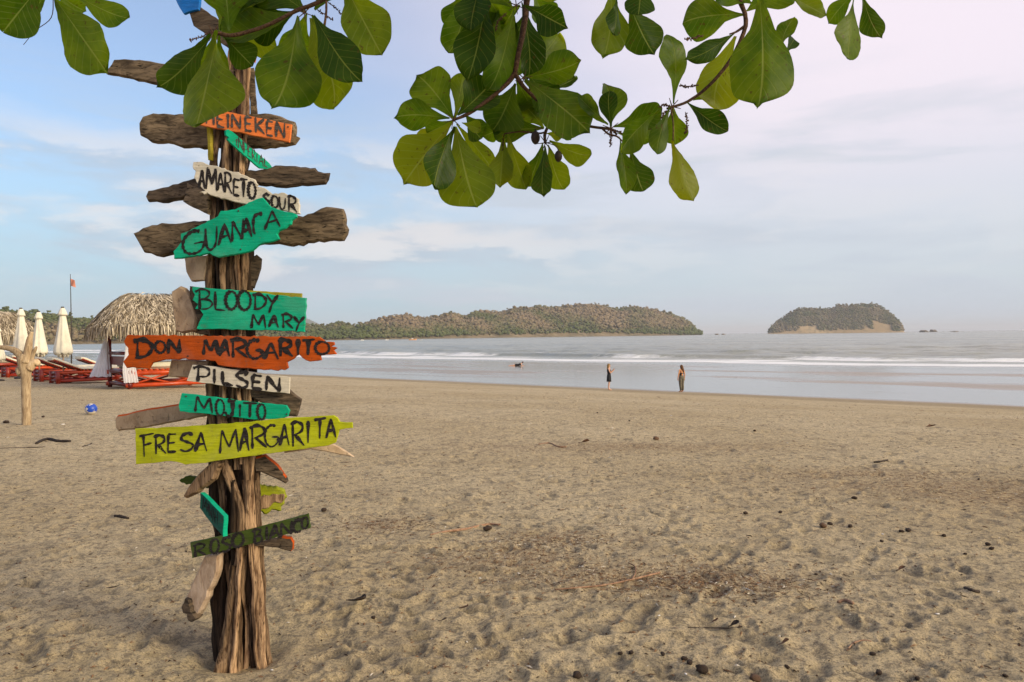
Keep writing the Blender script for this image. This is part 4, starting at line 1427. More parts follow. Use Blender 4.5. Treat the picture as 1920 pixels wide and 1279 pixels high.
# (base, tip, width) in photo pixels, distance, extra depth of the tip
LEAVES = [
    # left twigs
    (78, -30, 4, 62, 84, 2.25, -.02), (97, -12, 200, 136, 100, 2.22, -.03), (132, -14, 246, 36, 50, 2.28, .03),
    (410, 60, 372, 243, 152, 2.20, -.05), (398, 66, 296, 160, 74, 2.26, .05), (430, 58, 412, -60, 96, 2.24, -.02), (560, 22, 416, 66, 84, 2.27, .04),
    (418, 66, 474, 124, 58, 2.25, .03), (558, 30, 512, 202, 118, 2.21, -.04), (582, 34, 628, 208, 108, 2.26, .02), (588, 28, 676, 148, 78, 2.18, -.06),
    (640, -40, 718, 108, 88, 2.24, -.02), (575, 22, 500, -48, 90, 2.28, .05), (590, 18, 650, -36, 66, 2.27, .04), (420, 58, 500, -20, 92, 2.30, .06),
    (412, 62, 424, 150, 30, 2.28, .05), (60, -30, 30, -60, 50, 2.25, 0),
    (600, 8, 556, -50, 70, 2.30, .03), (558, 20, 470, 62, 70, 2.32, .05), (548, 16, 440, -26, 100, 2.31, .03), (575, 24, 540, 120, 64, 2.36, .06), (585, 28, 640, 120, 60, 2.36, .06),
    (410, 60, 460, 10, 70, 2.33, .05), (404, 64, 380, 170, 70, 2.34, .06), (420, 64, 520, 90, 60, 2.34, .05), (105, -14, 160, 20, 50, 2.34, .04), (88, -20, 60, 20, 50, 2.3, .03),
    # middle twigs
    (880, -22, 838, 102, 66, 2.30, .00), (912, -10, 872, 142, 78, 2.26, -.04), (900, -30, 880, 52, 72, 2.22, -.05), (964, 16, 918, 170, 70, 2.28, -.02),
    (978, 4, 992, 146, 62, 2.33, .04), (984, 10, 1062, 52, 56, 2.25, -.04), (978, 148, 1052, 58, 66, 2.40, .06), (984, 146, 1088, 112, 62, 2.28, .00),
    (984, 148, 1102, 248, 104, 2.26, -.05), (1026, 168, 1078, 148, 34, 2.40, .05), (850, 222, 782, 142, 88, 2.30, .02), (858, 216, 922, 152, 78, 2.28, .02),
    (853, 222, 868, 138, 46, 2.35, .04), (843, 222, 742, 222, 58, 2.28, -.01), (846, 230, 758, 342, 100, 2.30, .02), (849, 238, 812, 358, 72, 2.24, -.05),
    (854, 238, 894, 386, 108, 2.26, -.03), (866, 230, 902, 246, 24, 2.30, .02), (966, 156, 922, 242, 84, 2.32, .02), (1020, 240, 922, 238, 60, 2.36, .04),
    (948, 238, 906, 256, 32, 2.38, .03), (1020, 240, 968, 190, 52, 2.40, .05), (945, 252, 938, 352, 46, 2.30, .00), (950, 252, 986, 356, 54, 2.32, .02),
    (1018, 270, 986, 350, 48, 2.33, .03), (1022, 274, 1022, 368, 44, 2.26, -.03), (1027, 272, 1058, 356, 56, 2.31, .02), (1030, 264, 1110, 292, 44, 2.29, .00),
    (1024, 250, 1054, 252, 22, 2.34, .02), (960, 14, 880, -42, 84, 2.30, .02), (985, -5, 1040, -40, 70, 2.3, 0), (975, 10, 930, 50, 70, 2.38, .05), (985, 140, 1020, 60, 60, 2.42, .06),
    (852, 226, 800, 250, 46, 2.36, .05), (856, 232, 930, 330, 40, 2.38, .05), (968, 150, 1000, 210, 50, 2.40, .05), (985, 20, 950, 100, 50, 2.40, .05), (1018, 268, 1000, 330, 30, 2.38, .05),
    (905, -22, 945, 44, 66, 2.34, .04), (935, -6, 902, 96, 74, 2.36, .05), (1000, -16, 1030, 40, 56, 2.36, .04), (965, 30, 950, 150, 60, 2.40, .05), (990, 140, 1040, 200, 66, 2.38, .05), (872, 214, 905, 260, 50, 2.38, .04), (846, 230, 800, 300, 70, 2.38, .05),
    (870, -20, 850, 60, 60, 2.36, .05), (900, 10, 940, 60, 46, 2.36, .05), (1024, 236, 1000, 200, 40, 2.42, .04), (1012, 200, 960, 190, 44, 2.42, .03), (1046, 226, 1072, 262, 26, 2.34, .02),
    # right twigs
    (1148, -24, 1130, 106, 74, 2.10, .00), (1155, -6, 1153, 64, 38, 2.04, -.03), (1178, 4, 1226, 100, 76, 2.14, .03), (1202, -32, 1196, 30, 56, 2.06, -.03),
    (1265, 194, 1260, 58, 58, 2.08, -.02), (1396, 26, 1280, 40, 84, 2.10, .02), (1378, 62, 1288, 108, 38, 2.06, -.03), (1378, 68, 1338, 208, 100, 2.14, .05),
    (1424, -12, 1420, 194, 116, 2.05, -.04), (1462, 92, 1490, 36, 36, 2.16, .04), (1474, 100, 1494, 70, 26, 2.16, .04), (1474, -14, 1548, 30, 38, 2.1, .02),
    (1604, -16, 1556, 44, 40, 2.12, .02), (1602, -6, 1590, 114, 66, 2.08, -.02), (1616, -10, 1654, 68, 40, 2.1, .0), (1146, 240, 1138, 153, 56, 2.22, .02),
    (1146, 238, 1143, 170, 38, 2.16, -.03), (1140, 234, 1088, 176, 38, 2.22, .01), (1150, 238, 1240, 204, 52, 2.22, .02), (1236, 204, 1160, 288, 50, 2.12, -.02),
    (1256, 200, 1232, 290, 36, 2.08, -.03), (1262, 198, 1266, 272, 52, 2.14, .02), (1288, 192, 1366, 246, 42, 2.06, -.03), (1262, 262, 1300, 376, 60, 2.10, .00),
    (1162, 256, 1178, 362, 40, 2.16, -.02), (1182, 282, 1206, 360, 60, 2.20, .02), (1300, 188, 1336, 168, 44, 2.18, .03), (1410, 8, 1340, -30, 80, 2.1, 0), (1400, 20, 1480, -30, 80, 2.14, 0),
    (1158, 250, 1232, 258, 34, 2.22, .03),
]
TONE = {(410, 60): .62, (588, 28): .06, (582, 34): .68, (558, 30): .42, (398, 66): .15, (912, -10): .10, (900, -30): .05, (978, 4): .05, (984, 10): .08, (978, 148): .72,  # low values paint leaves as shaded, high values yellower
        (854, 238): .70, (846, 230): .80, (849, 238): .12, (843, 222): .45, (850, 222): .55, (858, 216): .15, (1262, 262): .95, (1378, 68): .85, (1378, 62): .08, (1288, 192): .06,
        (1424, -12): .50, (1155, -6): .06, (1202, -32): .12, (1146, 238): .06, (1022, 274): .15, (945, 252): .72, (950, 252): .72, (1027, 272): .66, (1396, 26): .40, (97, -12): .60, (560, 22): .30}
for i, (bx, by, tx, ty, w, d, dd) in enumerate(LEAVES):
    g = random.Random(900 + i)
    b3, t3_ = tpt(bx, by, d), tpt(tx, ty, d + dd)
    fac = Vector((g.uniform(-.6, .6), -1, g.uniform(-.7, .3))).normalized()
    o = link_mesh('leaf', leaf_mesh(b3, t3_, w / F * d, fac, i, g.uniform(-.35, .6), g.uniform(-.15, .25), g.choice((0, 1, 2.2))), M['leaf'], tree)
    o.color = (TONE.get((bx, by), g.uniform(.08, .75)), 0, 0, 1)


def twig(pts, radii, name='twig', mat='twig', seg=8):
    q = [tpt(*a) for a in pts]
    q = [Vector(a) for a in catmull([tuple(a) for a in q], 5)]
    r = np.interp(np.linspace(0, 1, len(q)), np.linspace(0, 1, len(radii)), radii)
    return MB().tube(q, list(r), seg, True, 0.10).build(name, M[mat], tree)


twig([(393, 60, 2.24), (412, 63, 2.24), (440, 66, 2.24), (500, 48, 2.25), (556, 20, 2.25), (612, -4, 2.25), (690, -70, 2.2), (800, -200, 2.1)], [.003, .006, .006, .0055, .006, .007, .009, .012])
twig([(612, 2, 2.25), (611, 30, 2.24), (605, 70, 2.23), (603, 98, 2.22)], [.0035, .0035, .004, .003])
twig([(850, 225, 2.29), (880, 212, 2.29), (930, 176, 2.29), (962, 142, 2.29), (970, 110, 2.28), (984, 40, 2.28), (990, -10, 2.27), (1010, -90, 2.2), (1030, -210, 2.1)], [.004, .006, .006, .007, .008, .009, .010, .011, .013])
twig([(966, 140, 2.29), (985, 166, 2.3), (1018, 196, 2.3), (1060, 224, 2.28), (1100, 236, 2.26), (1146, 243, 2.22), (1156, 252, 2.2)], [.007, .006, .005, .0045, .004, .004, .003])
twig([(1022, 268, 2.3), (1022, 250, 2.31), (1030, 226, 2.31), (1018, 198, 2.3)], [.004, .005, .004, .003])
twig([(945, 251, 2.32), (975, 247, 2.32), (1010, 250, 2.31), (1022, 248, 2.31)], [.002, .0025, .003, .003])
twig([(1130, 242, 2.24), (1142, 252, 2.22), (1160, 258, 2.2), (1182, 284, 2.2)], [.003, .003, .0025, .002])
twig([(1250, 204, 2.12), (1290, 190, 2.12), (1330, 160, 2.11), (1370, 112, 2.11), (1394, 62, 2.1), (1398, 32, 2.1), (1386, -4, 2.1), (1370, -80, 2.05), (1340, -200, 2.0)], [.003, .004, .0045, .005, .006, .006, .007, .008, .012])
twig([(1258, 204, 2.12), (1262, 230, 2.11), (1262, 264, 2.1)], [.0025, .002, .0018])
twig([(1395, 50, 2.1), (1380, 60, 2.1), (1368, 64, 2.09)], [.004, .003, .002])
twig([(97, -10, 2.23), (110, -60, 2.2), (300, -200, 2.1)], [.004, .006, .012])
twig([(100, -10, 2.23), (112, 20, 2.22), (120, 58, 2.21)], [.003, .002, .0012])
twig([(44, 84, 2.3), (66, 58, 2.28), (96, 33, 2.26), (100, -8, 2.24)], [.0008, .001, .0012, .0015])
twig([(1600, -8, 2.1), (1606, -60, 2.1), (1500, -200, 2.0)], [.004, .006, .012])
twig([(1154, -8, 2.1), (1160, -60, 2.1), (1200, -200, 2.05)], [.004, .006, .012])
twig([(1476, -14, 2.1), (1460, -60, 2.1), (1440, -200, 2.0)], [.003, .004, .01])
twig([(645, -40, 2.24), (690, -70, 2.2)], [.003, .004])


def catkin(pts, seed):
    q = catmull([tuple(tpt(*a)) for a in pts], 6)
    g = random.Random(seed)
    mb = MB()
    mb.tube([Vector(a) for a in q], 0.0012, 5)
    for a in q[1:]:
        for _ in range(3):
            c = Vector(a) + Vector((g.uniform(-1, 1), g.uniform(-1, 1), g.uniform(-1, 1))) * 0.005
            mb.tube([Vector(a), c], [0.0011, 0.0018], 4)
    return mb.build('flower_spike', M['twig'], tree, False)


for i, pts in enumerate([
    [(615, 4, 2.25), (632, 18, 2.24), (656, 44, 2.23)], [(595, 18, 2.25), (610, 28, 2.24), (624, 38, 2.24)],
    [(950, 24, 2.28), (934, 40, 2.28), (930, 56, 2.28)], [(1320, 66, 2.1), (1300, 72, 2.1), (1284, 74, 2.1)], [(1310, 160, 2.12), (1292, 162, 2.12), (1276, 160, 2.12)],
    [(1258, 206, 2.12), (1250, 196, 2.12), (1238, 200, 2.12)], [(1256, 208, 2.12), (1246, 212, 2.12), (1240, 222, 2.12)], [(1146, 244, 2.2), (1145, 258, 2.2), (1145, 274, 2.2)],
    [(1150, 246, 2.2), (1162, 248, 2.2), (1176, 256, 2.2)], [(1285, 210, 2.1), (1288, 230, 2.1), (1285, 250, 2.1)], [(944, 252, 2.3), (943, 264, 2.3), (944, 280, 2.3)],
    [(990, 152, 2.28), (994, 162, 2.28), (993, 174, 2.28)], [(390, 64, 2.2), (374, 70, 2.2), (356, 76, 2.2)]]):
    catkin(pts, i)


def fruit(px, py, d, hpx):
    r = hpx / F * d / 2
    c = tpt(px, py, d)
    mb = MB()
    mb.tube([c + Vector((0, 0, r * a)) for a in (1.25, 1, .75, .4, 0, -.4, -.75, -.95, -1)], [r * q for q in (.06, .1, .42, .6, .66, .6, .42, .2, .05)], 12)
    return mb.build('almond_fruit', M['fruit'], tree)


fruit(1004, 258, 2.3, 26)
fruit(1047, 293, 2.27, 22)
twig([(1004, 246, 2.3), (1006, 240, 2.3), (1018, 242, 2.3)], [.0012, .0012, .0015])
twig([(1047, 283, 2.27), (1042, 274, 2.28), (1026, 268, 2.3)], [.0012, .0012, .0015])
# petioles gather at the twig ends: short stalks fan out
for (nx_, ny_, nd_) in [(400, 62, 2.23), (570, 24, 2.25), (850, 225, 2.29), (968, 10, 2.28), (982, 147, 2.28), (1023, 268, 2.3), (1146, 241, 2.22), (1260, 200, 2.12)]:
    for k_ in range(6):
        a = k_ * 1.05 + nx_
        twig([(nx_, ny_, nd_), (nx_ + 9 * math.cos(a), ny_ + 9 * math.sin(a), nd_), (nx_ + 17 * math.cos(a), ny_ + 17 * math.sin(a), nd_)], [.0018, .0014, .0010], 'leaf_stalk', 'twig', 5)
# limbs above the frame and the trunk behind the viewer's right shoulder
def limb(pts, radii, name):
    q = [Vector(a) - TREE for a in pts]
    q = [Vector(a) for a in catmull([tuple(a) for a in q], 6)]
    r = np.interp(np.linspace(0, 1, len(q)), np.linspace(0, 1, len(radii)), radii)
    return MB().tube(q, list(r), 12, True, 0.06).build(name, M['bark'], tree)


limb([(1.9, -1.6, TREE.z - 0.1), (1.93, -1.6, 1.0), (1.85, -1.5, 2.2), (1.7, -1.2, 3.1), (1.6, -0.9, 4.4)], [.17, .14, .12, .10, .06], 'trunk')
hub = [tuple(P(800, -200, 2.1)), tuple(P(1030, -210, 2.1)), tuple(P(1340, -200, 2.0)), tuple(P(300, -200, 2.1)), tuple(P(1500, -200, 2.0)), tuple(P(1200, -200, 2.05)), tuple(P(1440, -200, 2.0))]
limb([(1.75, -1.3, 2.9), (1.3, 0.0, 3.15), (0.7, 1.2, 3.15), (0.15, 1.9, 3.0), hub[1], (-0.25, 2.15, 2.86), hub[0], (-0.6, 2.2, 2.9), hub[3]], [.07, .055, .04, .026, .02, .018, .016, .014, .012], 'limb')
limb([(1.0, 0.6, 3.16), (0.95, 1.4, 3.05), hub[4], hub[6], hub[2], (0.45, 2.0, 2.84), hub[5]], [.035, .026, .018, .016, .014, .013, .012], 'limb')
# more of the crown above the frame
g = random.Random(5)
proto = [leaf_mesh(Vector((0, 0, 0)), Vector((0.02, 0.02, -0.22)), 0.12, Vector((0, -1, 0)), 300 + i, 0.2, 0.1, 1).copy() for i in range(6)]
for k_ in range(17):
    c = Vector((g.uniform(-0.9, 2.4), g.uniform(-0.8, 2.6), 0))
    c.z = 3.25 + g.uniform(0, 0.9)
    near_ = min(((Vector(h_) for h_ in [(1.3, 0, 3.15), (0.7, 1.2, 3.15), (0.15, 1.9, 3.0), (0.95, 1.4, 3.05), (1.6, -0.9, 4.2)])), key=lambda a: (a - c).length)
    limb([tuple(near_), tuple((near_ + c) / 2 + Vector((0, 0, .08))), tuple(c)], [.014, .010, .006], 'twig')
    for j in range(7):
        o = link_mesh('leaf', proto[(k_ + j) % 6], None, tree)
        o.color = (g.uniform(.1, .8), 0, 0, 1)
        o.location = c - TREE
        o.rotation_euler = (g.uniform(-.9, .9), g.uniform(-.9, .9), j * 0.9)

# ================================================================== RESORT THINGS
def logmat(name, col):
    n = NT(name)
    c = n.coord()
    a = n.noise(c, 4, 4)
    b = n.noise(n.coord((2, 2, 2)), 22, 4)
    cc = n.mix(n.ramp(a, .35, .65), tuple(x * .72 for x in col), col)
    return n.done(cc, 0.32, n.bump(b, 0.3, 0.01), 0.5)


M['red_log'] = logmat('red_varnished_log', (0.33, 0.026, 0.007))
M['red_shaded'] = logmat('shaded_red_log', (0.16, 0.014, 0.012))  # same logs with the shade of the end faces put into the colour
M['orange_lit'] = logmat('sunlit_orange_log', (0.56, 0.062, 0.008))  # same logs with sunlight on the side faces put into the colour
M['cushion'] = plain('cream_cushion', (0.66, 0.60, 0.45), 0.9, 0.1, 3, 0.3, 0.02)
M['canvas'] = plain('cream_canvas', (0.78, 0.72, 0.58), 0.9, 0.12, 4, 0.3, 0.02)
M['cap'] = plain('dark_cap', (0.05, 0.04, 0.035), 0.6)


def sheer(name, col, tr=0.35):
    n = NT(name)
    t = n.n('ShaderNodeBsdfTranslucent')
    n.setin(t, 'Color', col)
    n.setin(n.bsdf, 'Base Color', col)
    n.setin(n.bsdf, 'Roughness', 0.9)
    m1 = n.n('ShaderNodeMixShader')
    m1.inputs[0].default_value = 0.4
    n.l(n.bsdf.outputs[0], m1.inputs[1])
    n.l(t.outputs[0], m1.inputs[2])
    tp = n.n('ShaderNodeBsdfTransparent')
    m2 = n.n('ShaderNodeMixShader')
    m2.inputs[0].default_value = tr
    n.l(m1.outputs[0], m2.inputs[1])
    n.l(tp.outputs[0], m2.inputs[2])
    n.l(m2.outputs[0], n.out.inputs[0])
    return n.m


M['curtain'] = sheer('sheer_white_curtain', (0.90, 0.88, 0.91), 0.06)


def thatch_material():
    n = NT('palm_thatch')
    r = n.island()
    c = n.noise(n.coord(), 2.2, 4)
    col = n.mix(n.ramp(r, 0.0, 1.0), (0.085, 0.062, 0.040), (0.70, 0.59, 0.43))
    col = n.mix(n.math('MULTIPLY', n.ramp(c, .45, .7), 0.4), col, (0.30, 0.22, 0.12))
    return n.done(col, 0.9, None, 0.1)


M['thatch'] = thatch_material()


def thatch_roof(parent, a, b, h, drop, ridge, n, seed, ztop, brown=0):
    """rounded hip roof: half sizes a (x) and b (y), crown at ztop; blades lie on it in courses"""
    g = random.Random(seed)

    def surf(u, th):
        # u: 0 crown .. 1 eave ; superellipse plan
        ca, sa = math.cos(th), math.sin(th)
        k_ = (abs(ca) ** 2.6 + abs(sa) ** 2.6) ** (-1 / 2.6)
        x = ca * k_ * (ridge * (1 - u) + a * u)
        y = sa * k_ * (0.05 * (1 - u) + b * u)
        z = ztop - h * (0.25 * u + 0.75 * u ** 1.9)
        return Vector((x, y, z))
    mb = MB()
    seg = 40
    for i in range(11):
        for k_ in range(seg):
            mb.v.append(surf(i / 10 * 0.97, 2 * math.pi * k_ / seg) - Vector((0, 0, 0.06)))
    for i in range(10):
        for k_ in range(seg):
            p_, q_ = i * seg + k_, i * seg + (k_ + 1) % seg
            mb.f.append((p_, p_ + seg, q_ + seg, q_))
    core = mb.build('roof_core', M['thatch'], parent)
    V, Fc = [], []
    for i in range(n):
        u0 = min(0.985, math.sqrt(g.uniform(0.0, 1)) if i % 5 else 0.9 + g.uniform(0, .085))
        th = g.uniform(0, 2 * math.pi)
        L = g.uniform(0.28, 0.5)
        w = g.uniform(0.008, 0.022)
        p0 = surf(u0, th)
        p1 = surf(min(1, u0 + 0.08), th + g.gauss(0, 0.06))
        d = (p1 - p0)
        if d.length < 1e-5:
            continue
        d.normalize()
        out = Vector((p0.x, p0.y, 0)).normalized()
        lift = g.uniform(0.0, 0.06)
        dr = drop if u0 > .88 else 0.0
        m1 = p0 + d * L * .5 + Vector((0, 0, lift)) + out * 0.01
        e = p0 + d * L * (0.8 if dr else 1.0) + Vector((0, 0, lift * 0.3 - dr * g.uniform(.2, 1.0))) + out * 0.02
        s_ = d.cross(Vector((0, 0, 1)))
        s_ = (s_.normalized() if s_.length > 1e-4 else Vector((1, 0, 0))) * w
        tw = Vector((0, 0, g.uniform(-w, w)))
        b0 = len(V)
        V += [p0 - s_ + Vector((0, 0, .02)), p0 + s_ + Vector((0, 0, .02)), m1 + s_ + tw, m1 - s_ - tw, e + s_ * .35, e - s_ * .35]
        Fc += [(b0, b0 + 1, b0 + 2, b0 + 3), (b0 + 3, b0 + 2, b0 + 4, b0 + 5)]
    th_ = from_data('thatch', V, Fc, M['thatch'], parent)
    th_['kind'] = 'stuff'
    return core


def log(parent, a, b, r, mat, name='rail'):
    return MB().tube([a, b], [r, r * .96], 10).build(name, M[mat], parent, True)


def curtain(parent, pts, name='curtain'):
    """gathered cloth: pts list of (x, y, z, half width, direction angle)"""
    nv_ = 25
    V, Fc = [], []
    dense = catmull([tuple(q) for q in pts], 6)
    for (x, y, z, hw, an) in dense:
        for j in range(nv_):
            t = j / (nv_ - 1) * 2 - 1
            f = math.sin(j * 1.35) * min(0.05, hw * 0.35)
            V.append((x + math.cos(an) * t * hw - math.sin(an) * f, y + math.sin(an) * t * hw + math.cos(an) * f, z + 0.05 * hw * math.sin(j * 2.1)))
    m = len(dense)
    for i in range(m - 1):
        for j in range(nv_ - 1):
            a = i * nv_ + j
            Fc.append((a, a + 1, a + nv_ + 1, a + nv_))
    return from_data(name, V, Fc, M['curtain'], parent, True)


# angle of the axis facing the sea
SEA_ANG = math.atan2(SN[1], SN[0])
# --- thatched daybed: near-left foot under pixel (242,731)
c0 = G(243, 730)
daybed = thing('thatched_daybed', 'thatch-roofed red log daybed with white curtains', 'daybed', c0, SEA_ANG - math.radians(6))
LX, LY = 2.75, 2.1                       # along the sea axis (right in the picture), and away along the shore
for (x, y) in ((0, 0), (LX, 0), (0, LY), (LX, LY)):
    dk = 'red_shaded' if x == 0 else 'red_log'
    MB().tube([(x, y, -0.1), (x, y, 1.1), (x, y, 2.2)], [.075, .07, .06], 10).build('post', M[dk], daybed)
for y in (0, LY):
    log(daybed, (-.12, y, .12), (LX + .15, y, .12), .075, 'orange_lit')
    log(daybed, (-.1, y, .52), (LX + .12, y, .52), .085, 'orange_lit')
    for i in range(2):
        x0 = 0.1 + i * LX / 2
        log(daybed, (x0, y, .16), (x0 + LX / 2 - .2, y, .48), .035, 'orange_lit', 'brace')
        log(daybed, (x0, y - .04, .48), (x0 + LX / 2 - .2, y - .04, .16), .035, 'orange_lit', 'brace')
for x in (0, LX):
    log(daybed, (x, -.1, .14), (x, LY + .1, .14), .07, 'red_shaded')
    log(daybed, (x, -.1, .56), (x, LY + .1, .56), .07, 'red_shaded')
    log(daybed, (x, .05, .22), (x, LY * .5, .52), .035, 'red_shaded', 'brace')
log(daybed, (0, 0, 1.18), (0, LY, 1.18), .06, 'red_shaded', 'headrail')
MB().box((0.04, LY * .5, .92), (.05, LY * .9, .30)).build('headboard', M['red_shaded'], daybed, False, .01)
for i in range(14):
    log(daybed, (.15 + i * .185, -.02, .60), (.15 + i * .185, LY, .60), .045, 'orange_lit', 'slat')
MB().box((LX / 2 + .08, LY / 2, .74), (LX - .25, LY - .15, .2)).build('mattress', M['cushion'], daybed, True, .06)
MB().tube([(.35, .15, .88), (.38, LY * .3, .93), (.38, LY * .6, .93), (.35, LY - .2, .88)], [.06, .17, .17, .06], 12, squash=.8).build('bolster', M['cushion'], daybed)
for x in (0, LX):
    log(daybed, (x, -.12, 2.12), (x, LY + .12, 2.12), .05, 'red_shaded', 'beam')
for y in (0, LY):
    log(daybed, (-.12, y, 2.16), (LX + .12, y, 2.16), .05, 'red_shaded', 'beam')
roof = bpy.data.objects.new('thatch_roof', None)
C.objects.link(roof)
roof.parent = daybed
roof.location = (LX / 2 - .15, LY / 2, 0)
thatch_roof(roof, 2.02, 1.75, 1.12, 0.42, 0.7, 8500, 3, 3.24)
curtain(daybed, [(0.0, LY - .02, 2.1, .26, 2.2), (-.02, LY + .03, 1.85, .12, 2.2), (-.08, LY + .05, 1.5, .12, 2.2), (-.15, LY + .1, 1.0, .22, 2.2), (-.25, LY + .15, .35, .42, 2.2)])
curtain(daybed, [(-.02, -.03, 2.1, .28, .5), (-.05, -.09, 1.8, .12, .5), (-.06, -.1, 1.2, .10, .4), (-.03, -.12, .7, .22, .2), (.02, -.14, .22, .24, .1)])
curtain(daybed, [(LX, LY, 2.1, .22, 1.0), (LX, LY + .08, 1.7, .10, 1.0), (LX, LY + .1, 1.0, .14, 1.0), (LX, LY + .1, .4, .22, 1.0)])

# --- second thatched daybed at the left edge
q = P(14, 700, 41)
d2 = thing('thatched_daybed', 'thatched daybed partly cut off by the left edge, behind the closed parasols', 'daybed', (q.x - .6, 41, ground_z(q.x - .6, 41) - .02), SEA_ANG)
for (x, y) in ((-1.2, -1), (1.2, -1), (-1.2, 1), (1.2, 1)):
    MB().tube([(x, y, -0.1), (x, y, 2.3)], [.075, .065], 10).build('post', M['red_shaded'], d2)
for y in (-1, 1):
    log(d2, (-1.3, y, .5), (1.3, y, .5), .08, 'red_log')
    log(d2, (-1.3, y, .14), (1.3, y, .14), .08, 'red_log')
MB().box((0, 0, .68), (2.3, 1.9, .22)).build('mattress', M['cushion'], d2, True, .06)
roof2 = bpy.data.objects.new('thatch_roof', None)
C.objects.link(roof2)
roof2.parent = d2
thatch_roof(roof2, 1.95, 1.65, 1.35, 0.45, 0.6, 3600, 9, 3.35)
curtain(d2, [(1.2, -1, 2.2, .4, .6), (1.2, -1.05, 1.6, .12, .6), (1.2, -1.05, .8, .2, .6), (1.2, -1.1, .3, .35, .6)])
curtain(d2, [(-1.2, -1, 2.2, .4, .6), (-1.2, -1.05, 1.6, .12, .6), (-1.2, -1.05, .8, .2, .6), (-1.2, -1.1, .3, .35, .6)])


# --- sun loungers
def make_lounger():
    root = thing('sun_lounger', '', 'lounger', (0, 0, 0))
    WL, LL = 0.85, 2.1
    for x in (0, LL):
        for y in (0, WL):
            MB().tube([(x, y, -.04), (x, y, .46)], [.085, .08], 10).build('leg', M['red_log'], root)
    for y in (0, WL):
        log(root, (0, y, .40), (LL, y, .40), .06, 'orange_lit')
        log(root, (0, y, .10), (LL, y, .10), .06, 'red_log')
        for i in range(2):
            x0 = .1 + i * .98
            log(root, (x0, y, .13), (x0 + .85, y, .38), .025, 'red_log', 'brace')
            log(root, (x0, y - .03, .38), (x0 + .85, y - .03, .13), .025, 'red_log', 'brace')
    for x in (0, LL):
        for z in (.11, .25, .39):
            log(root, (x, 0, z), (x, WL, z), .055, 'red_shaded')
    # raised back of round slats
    R = Matrix.Rotation(math.radians(28), 3, 'Y')
    for y in (.03, WL - .03):
        log(root, (-.12, y, .88), (.80, y, .50), .045, 'red_shaded', 'back_rail')
    for i in range(12):
        t = i / 11
        x, z = -.10 + .88 * t, .90 - .38 * t
        log(root, (x, -.02, z), (x, WL + .02, z), .033, 'orange_lit', 'slat')
    for i in range(10):
        log(root, (.9 + i * .125, -.02, .48), (.9 + i * .125, WL + .02, .48), .033, 'orange_lit', 'slat')
    # one cushion following back and seat
    V, Fc = [], []
    prof = [(-.20, .88), (-.16, .99), (-.02, .98), (.25, .86), (.55, .73), (.80, .63), (1.0, .60), (1.4, .61), (1.8, .61), (2.1, .62), (2.16, .58)]
    und = [(-.16, .90), (-.12, .93), (-.02, .88), (.25, .76), (.55, .63), (.80, .53), (1.0, .515), (1.4, .515), (1.8, .515), (2.1, .515), (2.15, .53)]
    prof, und = catmull(prof, 3), catmull(und, 3)
    ny = 9
    for a, b in zip(prof, und):
        for j in range(ny):
            t = j / (ny - 1)
            e = 1 - abs(t * 2 - 1) ** 6
            V.append((a[0], -.03 + (WL + .06) * t, b[1] + (a[1] - b[1]) * (.35 + .65 * e) + .008 * math.sin(a[0] * 21)))
        for j in range(ny):
            V.append((b[0], -.03 + (WL + .06) * (j / (ny - 1)), b[1]))
    w = 2 * ny
    for i in range(len(prof) - 1):
        o_ = i * w
        for j in range(ny - 1):
            Fc.append((o_ + j, o_ + w + j, o_ + w + j + 1, o_ + j + 1))
            Fc.append((o_ + ny + j, o_ + ny + j + 1, o_ + w + ny + j + 1, o_ + w + ny + j))
        Fc.append((o_, o_ + ny, o_ + w + ny, o_ + w))
        Fc.append((o_ + ny - 1, o_ + w + ny - 1, o_ + w + 2 * ny - 1, o_ + 2 * ny - 1))
    from_data('cushion', V, Fc, M['cushion'], root, True)
    return root


lproto = make_lounger()
LSPOT = [  # head-end near corner: pixel, label
    ((109, 720), 'red log sun lounger nearest the thatched daybed, foremost of its pair'),
    ((78, 716), 'red log sun lounger behind the foremost one, under the tallest closed parasol'),
    ((32, 705), 'red log sun lounger just left of the forked driftwood post'),
    ((10, 700), 'red log sun lounger at the left edge behind the driftwood post'),
]
for i, ((px, py), lab) in enumerate(LSPOT):
    o = lproto if i == 0 else copy_tree(lproto)
    g_ = G(px, py)
    o.location = g_
    o.rotation_euler = (0, 0, SEA_ANG - math.radians(4))
    tag(o, lab, 'lounger', 'red log sun loungers')
for (x_, y_, lab) in ((-18.6, 33.5, 'sun lounger farther back with its cream foot end showing beside the tallest parasol'), (-23.0, 35.0, 'sun lounger farther back between the two left parasols')):
    o = copy_tree(lproto)
    o.location = (x_, y_, ground_z(x_, y_))
    o.rotation_euler = (0, 0, SEA_ANG - math.radians(4))
    tag(o, lab, 'lounger', 'red log sun loungers')


